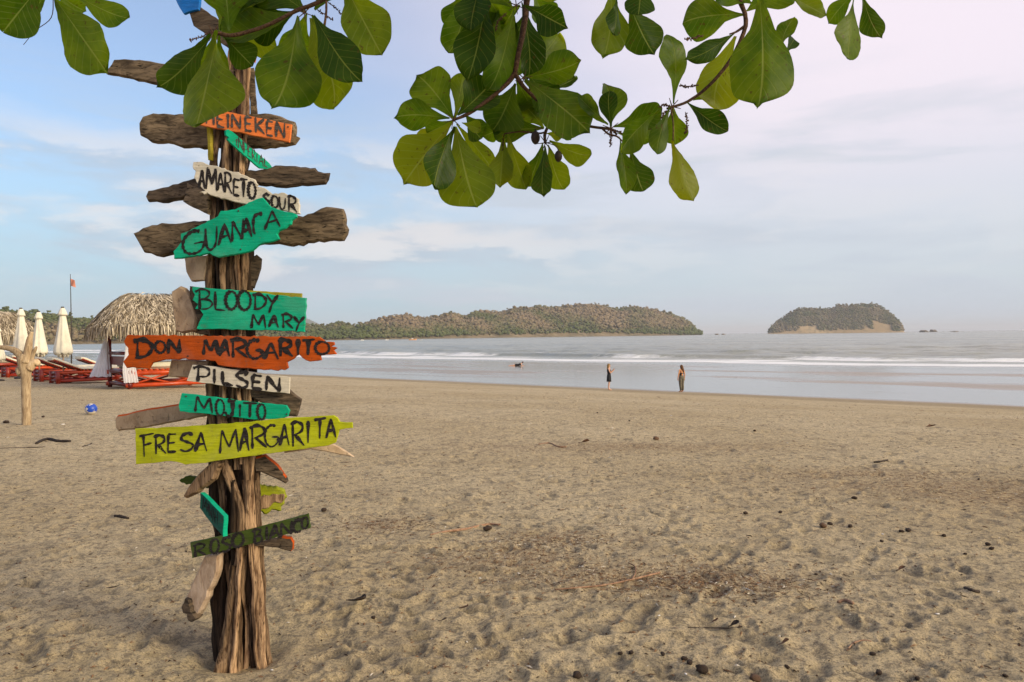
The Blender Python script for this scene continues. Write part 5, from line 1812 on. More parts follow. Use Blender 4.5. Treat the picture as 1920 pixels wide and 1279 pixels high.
# --- closed parasols
def make_parasol():
    root = thing('parasol', '', 'parasol', (0, 0, 0))
    MB().tube([(0, 0, -.1), (0, 0, 1.5), (0, 0, 2.85)], [.03, .03, .025], 10).build('pole', M['pale_wood'], root)
    MB().tube([(0, 0, 0.0), (0, 0, .06), (0, 0, .12)], [.28, .28, .06], 16).build('base', M['cap'], root)
    V, Fc = [], []
    seg = 32
    rings = [(2.78, .07, .0), (2.6, .115, .1), (2.3, .16, .16), (2.0, .21, .2), (1.7, .265, .22), (1.4, .32, .22), (1.22, .345, .22), (1.12, .34, .20), (1.13, .25, .12)]
    for (z, r, f) in rings:
        for k_ in range(seg):
            a = 2 * math.pi * k_ / seg
            rr = r * (1 - f * (0.5 + .5 * math.cos(8 * a + .6 * math.sin(a))))
            V.append((math.cos(a) * rr, math.sin(a) * rr, z - (.05 * math.cos(8 * a) if z < 1.2 else 0)))
    for i in range(len(rings) - 1):
        for k_ in range(seg):
            a, b = i * seg + k_, i * seg + (k_ + 1) % seg
            Fc.append((a, a + seg, b + seg, b))
    from_data('canopy', V, Fc, M['canvas'], root, True)
    V, Fc = [], []
    rings = [(2.93, .03), (2.90, .07), (2.80, .12), (2.70, .155), (2.62, .175), (2.62, .13)]
    for (z, r) in rings:
        for k_ in range(seg):
            a = 2 * math.pi * k_ / seg
            rr = r * (1 - .10 * (0.5 + .5 * math.cos(8 * a)))
            V.append((math.cos(a) * rr, math.sin(a) * rr, z))
    for i in range(len(rings) - 1):
        for k_ in range(seg):
            a, b = i * seg + k_, i * seg + (k_ + 1) % seg
            Fc.append((a, a + seg, b + seg, b))
    from_data('vent_cap', V, Fc, M['canvas'], root, True)
    MB().tube([(0, 0, 2.9), (0, 0, 2.96)], [.06, .055], 12).build('finial', M['cap'], root)
    mb = MB()
    for k_ in range(8):
        a = k_ * math.pi / 4
        mb.tube([(.02 * math.cos(a), .02 * math.sin(a), 1.16), (.2 * math.cos(a), .2 * math.sin(a), 1.08), (.17 * math.cos(a), .17 * math.sin(a), .98)], [.05, .06, .02], 6)
    mb.build('gathered_hem', M['canvas'], root)
    return root


pproto = make_parasol()
for i, (px, d, top, lab) in enumerate([(119, 30.0, 575, 'closed cream parasol, the rightmost and nearest of the row'), (74, 32.3, 583, 'closed cream parasol, second from the right, with dark cap'),
                                       (41, 33.5, 577, 'closed cream parasol in front of the left thatched daybed'), (-3, 31.0, 610, 'closed cream parasol cut off by the left edge')]):
    o = pproto if i == 0 else copy_tree(pproto)
    q = P(px, 700, d)
    o.location = (q.x, q.y, ground_z(q.x, q.y))
    s_ = (P(px, top, d).z - o.location.z) / 2.96
    o.scale = (s_ * 1.0, s_ * 1.0, s_)
    o.rotation_euler = (0, 0, i * 1.1)
    tag(o, lab, 'parasol', 'closed cream parasols')

# --- flag on a thin mast behind the parasols
q = P(134, 700, 42)
fl = thing('flag_mast', 'thin mast with a small orange flag behind the parasols', 'flag', (q.x, q.y, ground_z(q.x, q.y)))
zt = P(134, 514, 42).z - fl.location.z
MB().tube([(0, 0, -.2), (0.03, 0, zt * .5), (.02, 0, zt)], [.035, .03, .015], 8).build('mast', M['cap'], fl)
M['flag'] = plain('faded_orange_flag', (0.75, 0.30, 0.20), 0.9, 0.2)
V = [(x * .28 + .01, .05 * math.sin(x * 5 + z * 2), zt - .25 - z * .38 - x * .1) for z in np.linspace(0, 1, 6) for x in np.linspace(0, 1, 7)]
from_data('flag', V, [(i * 7 + j, i * 7 + j + 1, i * 7 + j + 8, i * 7 + j + 7) for i in range(5) for j in range(6)], M['flag'], fl, True)

# --- forked driftwood post
b0 = G(47, 797)
dpost = thing('driftwood_post', 'bleached forked driftwood trunk standing upright in the sand', 'driftwood post', b0)
dd_ = b0.y


def dp(px, py, off=0.0):
    return P(px, py, dd_ + off) - b0


def limbpart(name, pts, radii, seed, sub=5):
    random.seed(seed)
    q = [Vector(a) for a in catmull([tuple(dp(*a)) for a in pts], sub)]
    r = np.interp(np.linspace(0, 1, len(q)), np.linspace(0, 1, len(radii)), [x * dd_ / F for x in radii])
    return MB().tube(q, list(r), 16, True, 0.05).build(name, M['stump_wood'], dpost)


limbpart('trunk', [(49, 806), (50, 780), (49, 740), (49, 710), (47, 690), (45, 675), (48, 664)], [8.0, 8.0, 7.8, 8.2, 11, 11.5, 8], 1)
limbpart('branch', [(46, 684), (42, 672), (34, 662), (22, 655), (8, 652), (-8, 651)], [11, 9, 7, 5.5, 4.5, 3.5], 2)
limbpart('branch', [(49, 680), (52, 664), (54, 648), (56, 634), (60, 622)], [11, 8, 6.5, 5, 3], 3)
limbpart('branch', [(54, 690), (62, 682), (68, 680), (73, 684)], [9, 8, 7, 4], 4)
limbpart('branch', [(58, 676), (62, 664), (66, 655), (69, 650)], [5, 3.5, 3, 1.5], 5)
limbpart('burl', [(42, 700), (36, 694), (31, 692)], [9, 8, 4], 6)
random.seed(77)

# --- ball
b0 = G(171, 777)
br = 10.6 / F * b0.y


def ball_material():
    n = NT('ball_skin')
    v = n.n('ShaderNodeTexVoronoi')
    v.inputs['Scale'].default_value = 3.2
    n.l(n.coord((4, 4, 4)), v.inputs['Vector'])
    no = n.noise(n.coord((4, 4, 4), loc=(1.7, .2, 3.1)), 1.4, 3)
    f = n.ramp(no, .50, .54)
    col = n.mix(f, (0.008, 0.06, 0.42), (0.62, 0.55, 0.42))
    e = n.ramp(v.outputs['Distance'], .0, .05)
    return n.done(col, 0.4, None, 0.5)


M['ball'] = ball_material()
bm = bmesh.new()
bmesh.ops.create_uvsphere(bm, u_segments=28, v_segments=18, radius=br)
me = bpy.data.meshes.new('ball')
bm.to_mesh(me)
bm.free()
ball = link_mesh('ball', me, M['ball'], None, True)
ball.location = b0 + Vector((0, 0, br * .93))
tag(ball, 'blue and cream ball lying on the sand', 'ball')

# ================================================================== BOATS AND HOUSES FAR OFF
M['hull'] = plain('white_hull', (0.75, 0.73, 0.70), 0.4, 0.1)
M['hull_o'] = plain('orange_hull', (0.65, 0.30, 0.12), 0.5, 0.1)
M['wallw'] = plain('pale_house_wall', (0.62, 0.58, 0.50), 0.8, 0.1)
M['roof_t'] = plain('tile_roof', (0.55, 0.12, 0.05), 0.8, 0.2)


def boat(px, lenpx, py, rz, hull, label):
    hy = hor_y(px)
    d = (CAM_H - SEA_Z) / (py - hy) * F
    q = P(px, py, d)
    L = lenpx / F * d
    o = thing('motor_boat', label, 'boat', (q.x, q.y, SEA_Z), rz, 'small boats at anchor in the bay')
    V, Fc = [], []
    st = [(-.5, .8, .0), (-.3, 1, .0), (0, 1, .02), (.3, .75, .08), (.5, .04, .2)]
    for (x, w, sh) in st:
        bw = 0.13 * L * w
        hh = 0.13 * L
        V += [(x * L, -bw, hh * (1 + sh * 3)), (x * L, -bw * .6, -.05 * L), (x * L, bw * .6, -.05 * L), (x * L, bw, hh * (1 + sh * 3))]
    for i in range(4):
        for j in range(3):
            a = i * 4 + j
            Fc.append((a, a + 4, a + 5, a + 1))
        Fc.append((i * 4 + 3, i * 4 + 7, i * 4 + 4, i * 4))
    Fc.append((0, 1, 2, 3))
    from_data('hull', V, Fc, M[hull], o)
    MB().box((-.05 * L, 0, .19 * L), (.26 * L, .17 * L, .13 * L)).build('cabin', M['hull'], o, False, .01 * L)
    MB().tube([(-.05 * L, 0, .2 * L), (-.05 * L, 0, .42 * L)], [.008 * L, .005 * L], 6).build('mast', M['cap'], o, False)
    return o


boat(679, 7, 638.5, .3, 'hull', 'small pale boat farthest left in the bay')
boat(703, 6, 638, -.4, 'hull_o', 'small brownish boat second from the left in the bay')
boat(725, 7, 638, .2, 'hull', 'small white boat in the middle of the line of boats')
boat(774, 14, 638, .1, 'hull_o', 'largest boat in the bay, orange and white')
boat(789, 6, 638.5, -.2, 'hull', 'small white boat beside the largest one, farthest right')


def house(px, py, wpx, label, cat='house'):
    ci = int(np.argmin(np.abs(cols - px)))
    for rj in range(HG.shape[1] // 2 + 1):
        v = HG[ci, rj]
        if hor_y(px) - (v[2] - CAM_H) / v[1] * F <= py:
            break
    q = Vector(v)
    d = q.y
    w = wpx / F * d
    o = thing('hillside_house', label, cat, (q.x, q.y, q.z), 0.2)
    MB().box((0, 0, w * .1 - 1), (w, w * .7, w * .45 + 2)).build('wall', M['wallw'], o, False)
    V = [(-.6 * w, -.45 * w, .32 * w), (.6 * w, -.45 * w, .32 * w), (.6 * w, .45 * w, .32 * w), (-.6 * w, .45 * w, .32 * w), (-.4 * w, 0, .6 * w), (.4 * w, 0, .6 * w)]
    from_data('roof', V, [(0, 1, 5, 4), (1, 2, 5), (2, 3, 4, 5), (3, 0, 4), (3, 2, 1, 0)], M['roof_t'], o)
    MB().box((-.2 * w, -.36 * w, .05 * w), (.18 * w, .04 * w, .2 * w)).build('window', M['cap'], o, False)
    MB().box((.2 * w, -.36 * w, .05 * w), (.18 * w, .04 * w, .2 * w)).build('window', M['cap'], o, False)
    return o


house(784, 604, 7, 'pale house on the wooded hillside of the headland')
house(866, 625, 4.5, 'small red-roofed hut on the far shore of the headland')

# ================================================================== PEOPLE
M['skin'] = plain('skin', (0.66, 0.36, 0.23), 0.55, 0.08, 8, 0.05)
M['skin_tan'] = plain('tanned_skin', (0.66, 0.30, 0.13), 0.55, 0.08, 8, 0.05)
M['black_cloth'] = plain('black_cloth', (0.015, 0.014, 0.017), 0.85, 0.3, 12)
M['olive_cloth'] = plain('olive_grey_cloth', (0.15, 0.125, 0.085), 0.9, 0.25, 14)
M['hair_blond'] = wood('blond_hair', (0.20, 0.11, 0.04), (0.46, 0.29, 0.12), (30, 30, 3), 0.5)
M['hair_brown'] = wood('brown_hair', (0.035, 0.016, 0.008), (0.13, 0.06, 0.025), (30, 30, 3), 0.5)
M['phone'] = plain('black_phone', (0.01, 0.01, 0.012), 0.2)


def skin_body(name, J, edges, mat, parent, root):
    """continuous body grown round a skeleton: J joint -> (pos, rx, ry)"""
    keys = list(J)
    me = bpy.data.meshes.new(name)
    me.from_pydata([J[k_][0] for k_ in keys], [(keys.index(a), keys.index(b)) for a, b in edges], [])
    o = bpy.data.objects.new(name, me)
    C.objects.link(o)
    md = o.modifiers.new('skin', 'SKIN')
    md.use_smooth_shade = True
    sub = o.modifiers.new('sub', 'SUBSURF')
    sub.levels = sub.render_levels = 2
    for i, k_ in enumerate(keys):
        sv = me.skin_vertices[0].data[i]
        sv.radius = (J[k_][1], J[k_][2])
        sv.use_root = (k_ == root)
    dg = bpy.context.evaluated_depsgraph_get()
    ev = o.evaluated_get(dg)
    m2 = bpy.data.meshes.new_from_object(ev)
    bpy.data.objects.remove(o)
    m2.materials.clear()
    m2.materials.append(mat)
    m2.polygons.foreach_set('use_smooth', [True] * len(m2.polygons))
    ob = bpy.data.objects.new(name, m2)
    C.objects.link(ob)
    ob.parent = parent
    return ob


def hand(J, E, wrist, base, fwd, thumb, tag_):
    """palm and five fingers from the wrist joint; fwd unit direction, thumb side direction"""
    f, t = Vector(fwd).normalized(), Vector(thumb).normalized()
    b = Vector(base)
    palm = b + f * .05
    J[tag_ + 'palm'] = (tuple(palm), .028, .017)
    E.append((wrist, tag_ + 'palm'))
    nn = f.cross(t)
    for i, (off, ln) in enumerate(((.026, .070), (.009, .080), (-.009, .074), (-.026, .056))):
        k0, k1, k2 = tag_ + 'f%da' % i, tag_ + 'f%db' % i, tag_ + 'f%dc' % i
        J[k0] = (tuple(palm + f * .04 + t * off), .009, .009)
        J[k1] = (tuple(palm + f * (.04 + ln * .5) + t * off * 1.1 + nn * .010), .008, .008)
        J[k2] = (tuple(palm + f * (.04 + ln * .85) + t * off * 1.1 + nn * .034), .007, .007)
        E += [(tag_ + 'palm', k0), (k0, k1), (k1, k2)]
    J[tag_ + 'ta'] = (tuple(palm + t * .038 - f * .01), .010, .010)
    J[tag_ + 'tb'] = (tuple(palm + t * .06 + f * .03 + nn * .01), .008, .008)
    E += [(tag_ + 'palm', tag_ + 'ta'), (tag_ + 'ta', tag_ + 'tb')]


def person(label, loc, rz, hgt, arms, hair_mat, skin_mat):
    """standing figure facing local +x; arms: list of (elbow, wrist, fwd, thumb) for left (+y) and right (-y)"""
    root = thing('person', label, 'person', loc, rz)
    J = {
        'pelvis': ((0, 0, .93), .125, .165), 'waist': ((.01, 0, 1.08), .095, .125), 'chest': ((.0, 0, 1.27), .115, .15),
        'neckb': ((-.01, 0, 1.42), .06, .075), 'neck': ((.0, 0, 1.48), .048, .048), 'jaw': ((.02, 0, 1.53), .070, .062), 'head': ((.01, 0, 1.60), .095, .078), 'crown': ((.0, 0, 1.665), .070, .060),
        'nose': ((.103, 0, 1.575), .012, .010),
    }
    E = [('pelvis', 'waist'), ('waist', 'chest'), ('chest', 'neckb'), ('neckb', 'neck'), ('neck', 'jaw'), ('jaw', 'head'), ('head', 'crown'), ('head', 'nose')]
    for s_, nm in ((1, 'l'), (-1, 'r')):
        J[nm + 'hip'] = ((0, .085 * s_, .86), .095, .09)
        J[nm + 'thigh'] = ((.01, .09 * s_, .68), .078, .078)
        J[nm + 'knee'] = ((.015, .085 * s_, .48), .055, .055)
        J[nm + 'calf'] = ((-.015, .083 * s_, .34), .055, .052)
        J[nm + 'ankle'] = ((-.02, .08 * s_, .085), .034, .034)
        J[nm + 'heel'] = ((-.05, .08 * s_, .035), .032, .032)
        J[nm + 'ball'] = ((.10, .09 * s_, .025), .026, .038)
        J[nm + 'toe'] = ((.16, .093 * s_, .018), .016, .034)
        E += [('pelvis', nm + 'hip'), (nm + 'hip', nm + 'thigh'), (nm + 'thigh', nm + 'knee'), (nm + 'knee', nm + 'calf'), (nm + 'calf', nm + 'ankle'), (nm + 'ankle', nm + 'heel'), (nm + 'ankle', nm + 'ball'), (nm + 'ball', nm + 'toe')]
        el, wr, fw, th = arms[0 if s_ > 0 else 1]
        J[nm + 'sh'] = ((-.01, .165 * s_, 1.385), .052, .052)
        J[nm + 'elb'] = (el, .036, .036)
        J[nm + 'fore'] = (tuple(np.array(el) * .6 + np.array(wr) * .4), .036, .034)
        J[nm + 'wr'] = (wr, .024, .022)
        E += [('neckb', nm + 'sh'), (nm + 'sh', nm + 'elb'), (nm + 'elb', nm + 'fore'), (nm + 'fore', nm + 'wr')]
        hand(J, E, nm + 'wr', wr, fw, th, nm + 'h')
    body = skin_body('body', J, E, skin_mat, root, 'pelvis')
    k_ = hgt / 1.70
    root.scale = (k_, k_, k_)
    for s_ in (-1, 1):
        MB().tube([(.088, .030 * s_, 1.608), (.100, .030 * s_, 1.608)], [.012, .006], 8).build('eye', M['ink'], body)
        MB().tube([(.0, .078 * s_, 1.56), (.0, .084 * s_, 1.59), (-.01, .080 * s_, 1.615)], [.008, .014, .008], 8).build('ear', skin_mat, body)
    MB().tube([(.086, -.022, 1.535), (.095, 0, 1.533), (.086, .022, 1.535)], [.005, .007, .005], 6).build('mouth', M['rust'], body)
    return root


a1 = G(1142, 732)
pa = person('person in a short black dress holding up a phone at the waterline', a1, math.radians(-8), 1.66,
            [((.06, .20, 1.13), (.27, .12, 1.30), (.5, -.3, .8), (-.3, -.9, 0)), ((.10, -.20, 1.12), (.30, -.11, 1.29), (.5, .3, .8), (-.3, .9, 0))], None, M['skin'])
MB().loft([((0, 0, .56), .155, .215), ((0, 0, .70), .15, .205), ((0, 0, .90), .14, .19), ((.005, 0, 1.02), .115, .155), ((.01, 0, 1.12), .115, .145), ((.0, 0, 1.26), .135, .17), ((-.005, 0, 1.36), .115, .165), ((-.01, 0, 1.385), .085, .13)]).build('dress', M['black_cloth'], pa)
for s_ in (-1, 1):
    MB().tube([(.06, .09 * s_, 1.34), (0, .10 * s_, 1.43), (-.07, .09 * s_, 1.34)], .014, 6).build('strap', M['black_cloth'], pa)
hb = MB()
hb.loft([((-.075, 0, 1.18), .025, .07), ((-.075, 0, 1.28), .045, .11), ((-.06, 0, 1.42), .065, .115), ((-.035, 0, 1.54), .088, .105), ((-.02, 0, 1.62), .105, .098), ((-.01, 0, 1.69), .085, .085), ((-.0, 0, 1.725), .04, .04)])
hb.build('hair', M['hair_blond'], pa)
R_ = Matrix.Rotation(math.radians(-8), 3, 'Z')
ph = MB().box((0, 0, 0), (.012, .16, .085)).build('phone', M['phone'], None, False, .004)
ph.location = a1 + R_ @ (Vector((.39, 0, 1.40)) * (1.66 / 1.7))
ph.rotation_euler = (0, math.radians(-8), math.radians(-8))
tag(ph, 'dark phone held up in both hands by the person in black', 'phone')

a2 = G(1278, 735)
pb = person('person in olive trousers and bare back with long brown hair looking out to sea', a2, math.radians(118), 1.66,
            [((-.03, .25, 1.12), (.03, .27, .88), (.1, 0, -1), (1, 0, 0)), ((-.03, -.25, 1.12), (.03, -.27, .88), (.1, 0, -1), (1, 0, 0))], None, M['skin_tan'])
MB().loft([((.005, 0, 1.03), .115, .150), ((.01, 0, 1.09), .112, .145), ((.005, 0, 1.16), .122, .155), ((.0, 0, 1.21), .13, .162)]).build('top', M['black_cloth'], pb)
tr = MB()
for s_ in (-1, 1):
    tr.loft([((-.02, .08 * s_, .10), .062, .058), ((-.015, .083 * s_, .33), .088, .082), ((.01, .086 * s_, .50), .092, .088), ((.005, .09 * s_, .70), .115, .105), ((0, .088 * s_, .86), .135, .112)])
tr.loft([((0, 0, .80), .135, .19), ((0, 0, .93), .148, .195), ((.005, 0, 1.01), .125, .165), ((.01, 0, 1.045), .117, .152)])
tr.build('trousers', M['olive_cloth'], pb)
hb = MB()
hb.loft([((-.12, -.07, 1.24), .02, .04), ((-.115, -.06, 1.3), .035, .075), ((-.10, -.04, 1.4), .05, .09), ((-.06, -.01, 1.5), .08, .10), ((-.03, 0, 1.58), .098, .105), ((-.015, 0, 1.66), .095, .09), ((-.0, 0, 1.725), .04, .04)])
hb.build('hair', M['hair_brown'], pb)

# someone lying in the shallows, head up to the right
d3 = 96.0
q3 = P(972, 684, d3)
pc = thing('person', 'person lying in the shallow water with head raised', 'person', (q3.x, d3, ground_z(q3.x, d3)), 0.05)
J = {'pelvis': ((-.25, 0, .10), .12, .16), 'waist': ((0, 0, .12), .10, .13), 'chest': ((.28, 0, .22), .11, .16), 'neck': ((.45, 0, .34), .05, .05), 'head': ((.55, 0, .44), .09, .08), 'crown': ((.57, 0, .51), .06, .06)}
E = [('pelvis', 'waist'), ('waist', 'chest'), ('chest', 'neck'), ('neck', 'head'), ('head', 'crown')]
for s_, nm in ((1, 'l'), (-1, 'r')):
    J[nm + 'k'] = ((-.68, .10 * s_, .07), .06, .06)
    J[nm + 'a'] = ((-1.08, .10 * s_, .06), .035, .035)
    J[nm + 't'] = ((-1.25, .11 * s_, .04), .02, .03)
    J[nm + 's'] = ((.34, .17 * s_, .27), .05, .05)
    J[nm + 'e'] = ((.36, .24 * s_, .05), .04, .04)
    J[nm + 'w'] = ((.60, .20 * s_, .03), .025, .025)
    E += [('pelvis', nm + 'k'), (nm + 'k', nm + 'a'), (nm + 'a', nm + 't'), ('chest', nm + 's'), (nm + 's', nm + 'e'), (nm + 'e', nm + 'w')]
    hand(J, E, nm + 'w', J[nm + 'w'][0], (1, 0, 0), (0, -s_, 0), nm + 'h')
skin_body('body', J, E, M['skin'], pc, 'pelvis')
MB().tube([(-.42, 0, .10), (-.25, 0, .11), (0, 0, .13), (.2, 0, .19), (.3, 0, .22)], [.15, .165, .135, .15, .15], 12, squash=1.05).build('swimsuit', M['black_cloth'], pc)
MB().loft([((.50, 0, .33), .05, .07), ((.53, 0, .42), .10, .095), ((.55, 0, .50), .095, .09), ((.57, 0, .565), .04, .04)]).build('hair', M['hair_brown'], pc)

# ================================================================== BEACH LITTER
M['husk'] = plain('dark_husk', (0.055, 0.032, 0.019), 0.85, 0.5, 40, 0.9, 0.006)
M['husk_b'] = plain('brown_husk', (0.14, 0.075, 0.04), 0.85, 0.4, 40, 0.9, 0.006)
M['stickb'] = wood('red_brown_stick', (0.16, 0.085, 0.05), (0.36, 0.22, 0.135), (6, 6, 6), 0.5)
M['stickd'] = wood('blackened_stick', (0.018, 0.014, 0.012), (0.07, 0.05, 0.038), (8, 8, 8), 0.8)
M['shell'] = plain('white_shell', (0.75, 0.70, 0.62), 0.5, 0.1)
M['dry_leaf'] = plain('dry_leaf', (0.13, 0.062, 0.03), 0.8, 0.4, 30, 0.5)


def husk_mesh(seed):
    bm = bmesh.new()
    bmesh.ops.create_icosphere(bm, subdivisions=2, radius=1.0)
    for v in bm.verts:
        c = v.co.copy()
        k_ = 1 + .22 * float(pnoise(np.array(c.x * 1.5 + seed * 7.1), np.array(c.y * 1.5 + c.z * 1.3 + seed))) * 2
        v.co = Vector((c.x * k_ * 1.0, c.y * k_ * .72, c.z * k_ * .58))
    me = bpy.data.meshes.new('husk')
    bm.to_mesh(me)
    bm.free()
    me.polygons.foreach_set('use_smooth', [True] * len(me.polygons))
    return me


husks = [husk_mesh(i) for i in range(5)]
husks_b = [husk_mesh(i + 9) for i in range(2)]
for m_ in husks:
    m_.materials.append(M['husk'])
for m_ in husks_b:
    m_.materials.append(M['husk_b'])


def husk(px, py, wpx, label, i, brown=False, group='dark almond husks on the sand', rz=None):
    g_ = G(px, py)
    o = link_mesh('almond_husk', (husks_b if brown else husks)[i % (2 if brown else 5)], None)
    r = wpx / F * g_.y / 2 * 0.85
    o.scale = (r, r, r)
    o.location = g_ + Vector((0, 0, r * .42))
    o.rotation_euler = (random.uniform(-.3, .3), random.uniform(-.3, .3), random.uniform(0, 6.28) if rz is None else rz)
    return tag(o, label, 'husk', group)


husk(914, 996, 21, 'round dark husk at the end of the thin stick, mid sand', 0)
husk(1317, 1262, 32, 'largest dark husk, at the bottom edge right of centre', 1, rz=-.4)
husk(1283, 1238, 17, 'dark husk touching another just above the largest husk', 2)
husk(1293, 1246, 18, 'dark husk of a touching pair, the one nearer the largest husk', 3)
husk(1476, 1256, 13, 'single small dark husk right of the largest husk', 4)
husk(1636, 1230, 14, 'dark husk below a bent dry stalk, lower right', 0)
husk(1082, 1271, 26, 'dark husk at the bottom edge, centre of the picture', 1)
husk(1163, 1231, 12, 'smaller husk of two side by side near the bottom edge', 2)
husk(1183, 1227, 15, 'larger husk of two side by side near the bottom edge', 3)
husk(1243, 1230, 13, 'dark husk between the side-by-side two and the touching pair', 4)
husk(1416, 1277, 30, 'brown broken husk cut by the bottom edge', 0, True)
husk(1648, 1267, 18, 'dark husk close to the bottom edge under the bent dry stalk', 1)
husk(1720, 1277, 16, 'dark husk on the bottom edge, third from the right corner', 2)
husk(1885, 1270, 12, 'small husk in the lower right corner', 3)
HUSK_LABELS = [
    'dark husk farthest left of the scattered row on the right sand',
    'flat dark husk second in the scattered row on the right',
    'dark husk just right of the brown husk, mid right',
    'dark husk third from the brown husk, mid right',
    'smaller of two dark husks nearly touching, right sand',
    'larger of two dark husks nearly touching, right sand',
    'lone dark husk right of the nearly touching two',
    'upper of two dark husks close to the right edge',
    'lower of two dark husks close to the right edge',
    'small dark husk below the brown husk, mid right',
    'dark husk above the scattered row, below the black stick',
    'small dark husk on the far sand, right of centre',
    'tiny dark husk in the middle of the right sand',
    'small dark husk in the weed patch at the right',
    'dark husk at the left edge beside the forked post',
    "dark husk right of the forked post's foot",
    "dark husk right of the lime sign's post, open sand",
    'tiny dark husk on the far sand below the person in olive trousers',
    'tiny dark husk on the far sand below the person in black',
    'small dark husk below the two near the right edge',
    'small dark husk above the bottom right row',
    'small dark husk right of the signpost foot, below the curled leaf',
]
for i, (px, py, w) in enumerate([(1398, 965, 13), (1463, 963, 10), (1556, 985, 13), (1594, 989, 14), (1690, 999, 12), (1703, 997, 17), (1770, 1007, 11), (1852, 1023, 13), (1859, 1031, 12), (1653, 1017, 9), (1602, 938, 13), (1415, 810, 8), (1530, 1079, 8), (1835, 900, 7), (12, 794, 13), (81, 783, 9), (607, 960, 14), (1180, 790, 5), (1120, 775, 5), (1810, 1040, 8), (1712, 1240, 9), (700, 1160, 12)]):
    husk(px, py, w, HUSK_LABELS[i], i)
husk(1543, 989, 20, 'brown husk beside two small dark ones, mid right', 1, True)
husk(1230, 825, 16, 'brown lump with dry weed on the far sand', 0, True)


def stick(name, pts, rpx, mat, label, cat='stick', lift=0.5, group=None):
    pts = [G(*a) for a in pts]
    c = pts[0].copy()
    r = rpx / F * c.y
    q = []
    for a in catmull([tuple(p_ - c) for p_ in pts], 5):
        q.append(Vector(a) + Vector((0, 0, r * lift)))
    n = len(q)
    rad = [r * (0.75 + .35 * math.sin(3.1 * i / n) + random.uniform(-.08, .08)) for i in range(n)]
    o = MB().tube(q, rad, 8, True, .12).build(name, M[mat], None)
    o.location = c
    return tag(o, label, cat, group)


stick('stick', [(806, 1004), (840, 1000), (875, 994), (912, 986), (938, 985)], 2.2, 'stickb', 'thin reddish stick lying beside the round husk')
st = thing('forked_stick', 'thin Y-forked reddish stick lying among brown litter', 'stick', G(1140, 1096))


def st_part(pts, r):
    q = [Vector(a) for a in catmull([tuple(G(*p_) - st.location) for p_ in pts], 5)]
    q = [a + Vector((0, 0, .008)) for a in q]
    MB().tube(q, [r * (1 - .4 * i / len(q)) for i in range(len(q))], 8, True, .1).build('branch', M['stickb'], st)


st_part([(1237, 1078), (1190, 1088), (1130, 1100), (1040, 1108)], .007)
st_part([(1186, 1089), (1191, 1078), (1190, 1066), (1178, 1058)], .006)
stick('stick', [(1638, 868), (1652, 867), (1664, 866)], 2.0, 'stickd', 'short black stick on the right among weed')
stick('stick', [(1808, 1105), (1822, 1109), (1836, 1112)], 3.0, 'stickd', 'short thick black stick, lower right')
stick('stick', [(1570, 1131), (1585, 1129), (1600, 1135)], 3.4, 'stickb', 'stubby brown piece of wood, lower right')
stick('stick', [(215, 970), (226, 971), (240, 974)], 3.0, 'stickd', 'short black stick left of the signpost')
stick('stick', [(0, 841), (40, 840), (85, 839)], 0.8, 'stickd', 'long thin dark twig at the left edge')
stick('stick', [(1588, 1222), (1600, 1208), (1618, 1202), (1634, 1206)], 1.6, 'stickb', 'bent dry stalk arching from the sand, lower right')
stick('stick', [(155, 838), (166, 835), (172, 832)], 1.2, 'stickd', 'small dark twig right of the flat driftwood, left')
stick('driftwood', [(68, 833), (78, 828), (92, 826), (110, 829), (132, 829)], 3.2, 'stickd', 'flat dark driftwood piece below the forked post', 'driftwood')
stick('driftwood', [(200, 1104), (215, 1102), (230, 1099)], 1.2, 'stickd', 'thin dark stick buried left of the post foot', 'driftwood')
stick('stick', [(1010, 834), (1030, 832), (1046, 838), (1062, 840)], 1.4, 'stickb', 'brown weed stalk on the far sand, centre')
stick('stick', [(1290, 1178), (1370, 1179), (1392, 1178)], 1.4, 'stickd', 'thin dark stalk half buried, lower right of centre')


def dead_leaf(px, py, wpx, label, mat='dry_leaf', seed=0):
    g_ = G(px, py)
    L = wpx / F * g_.y
    g = random.Random(seed)
    a = g.uniform(-.5, .5)
    ax = Vector((math.cos(a), math.sin(a), 0))
    me = leaf_mesh(Vector((0, 0, .004)) - ax * L * .5, ax * L * .5 + Vector((0, 0, .02)), L * .5, Vector((0, 0, 1)), seed, .6, -.3, 0).copy()
    me.materials.clear()
    me.materials.append(M[mat])
    o = link_mesh('dead_leaf', me, None)
    o.location = g_ + Vector((0, 0, .006))
    return tag(o, label, 'leaf')


dead_leaf(668, 1134, 44, 'curled dark dead leaf right of the signpost foot', 'stickd', 1)
dead_leaf(1375, 1180, 26, 'dark dead leaf near the lower right centre', 'stickd', 2)
dead_leaf(870, 1147, 20, 'pinkish dead leaf in the foreground, centre', 'dry_leaf', 3)
dead_leaf(830, 1170, 18, 'small dark dead leaf in the foreground below the thin stick', 'stickd', 4)
dead_leaf(1470, 1212, 22, 'pale reddish dead leaf, lower right', 'dry_leaf', 5)
dead_leaf(1690, 1073, 20, 'reddish dead leaf on the right sand', 'dry_leaf', 6)
dead_leaf(1095, 832, 22, 'brown dead leaf on the far sand', 'dry_leaf', 7)
dead_leaf(812, 1107, 10, 'tiny orange dead leaf right of the signpost', 'dry_leaf', 8)
dead_leaf(1745, 802, 20, 'brown dead leaf on the far right sand', 'dry_leaf', 9)
dead_leaf(1340, 1172, 16, 'small brown dead leaf, lower right of centre', 'dry_leaf', 10)


def shell(px, py, wpx, i):
    g_ = G(px, py)
    o = link_mesh('shell', shm, None)
    r = wpx / F * g_.y / 2
    o.scale = (r, r * .8, r * .5)
    o.location = g_ + Vector((0, 0, r * .2))
    o.rotation_euler = (0, 0, i)
    return tag(o, SHELL_LABELS[i], 'shell', 'white shell fragments')


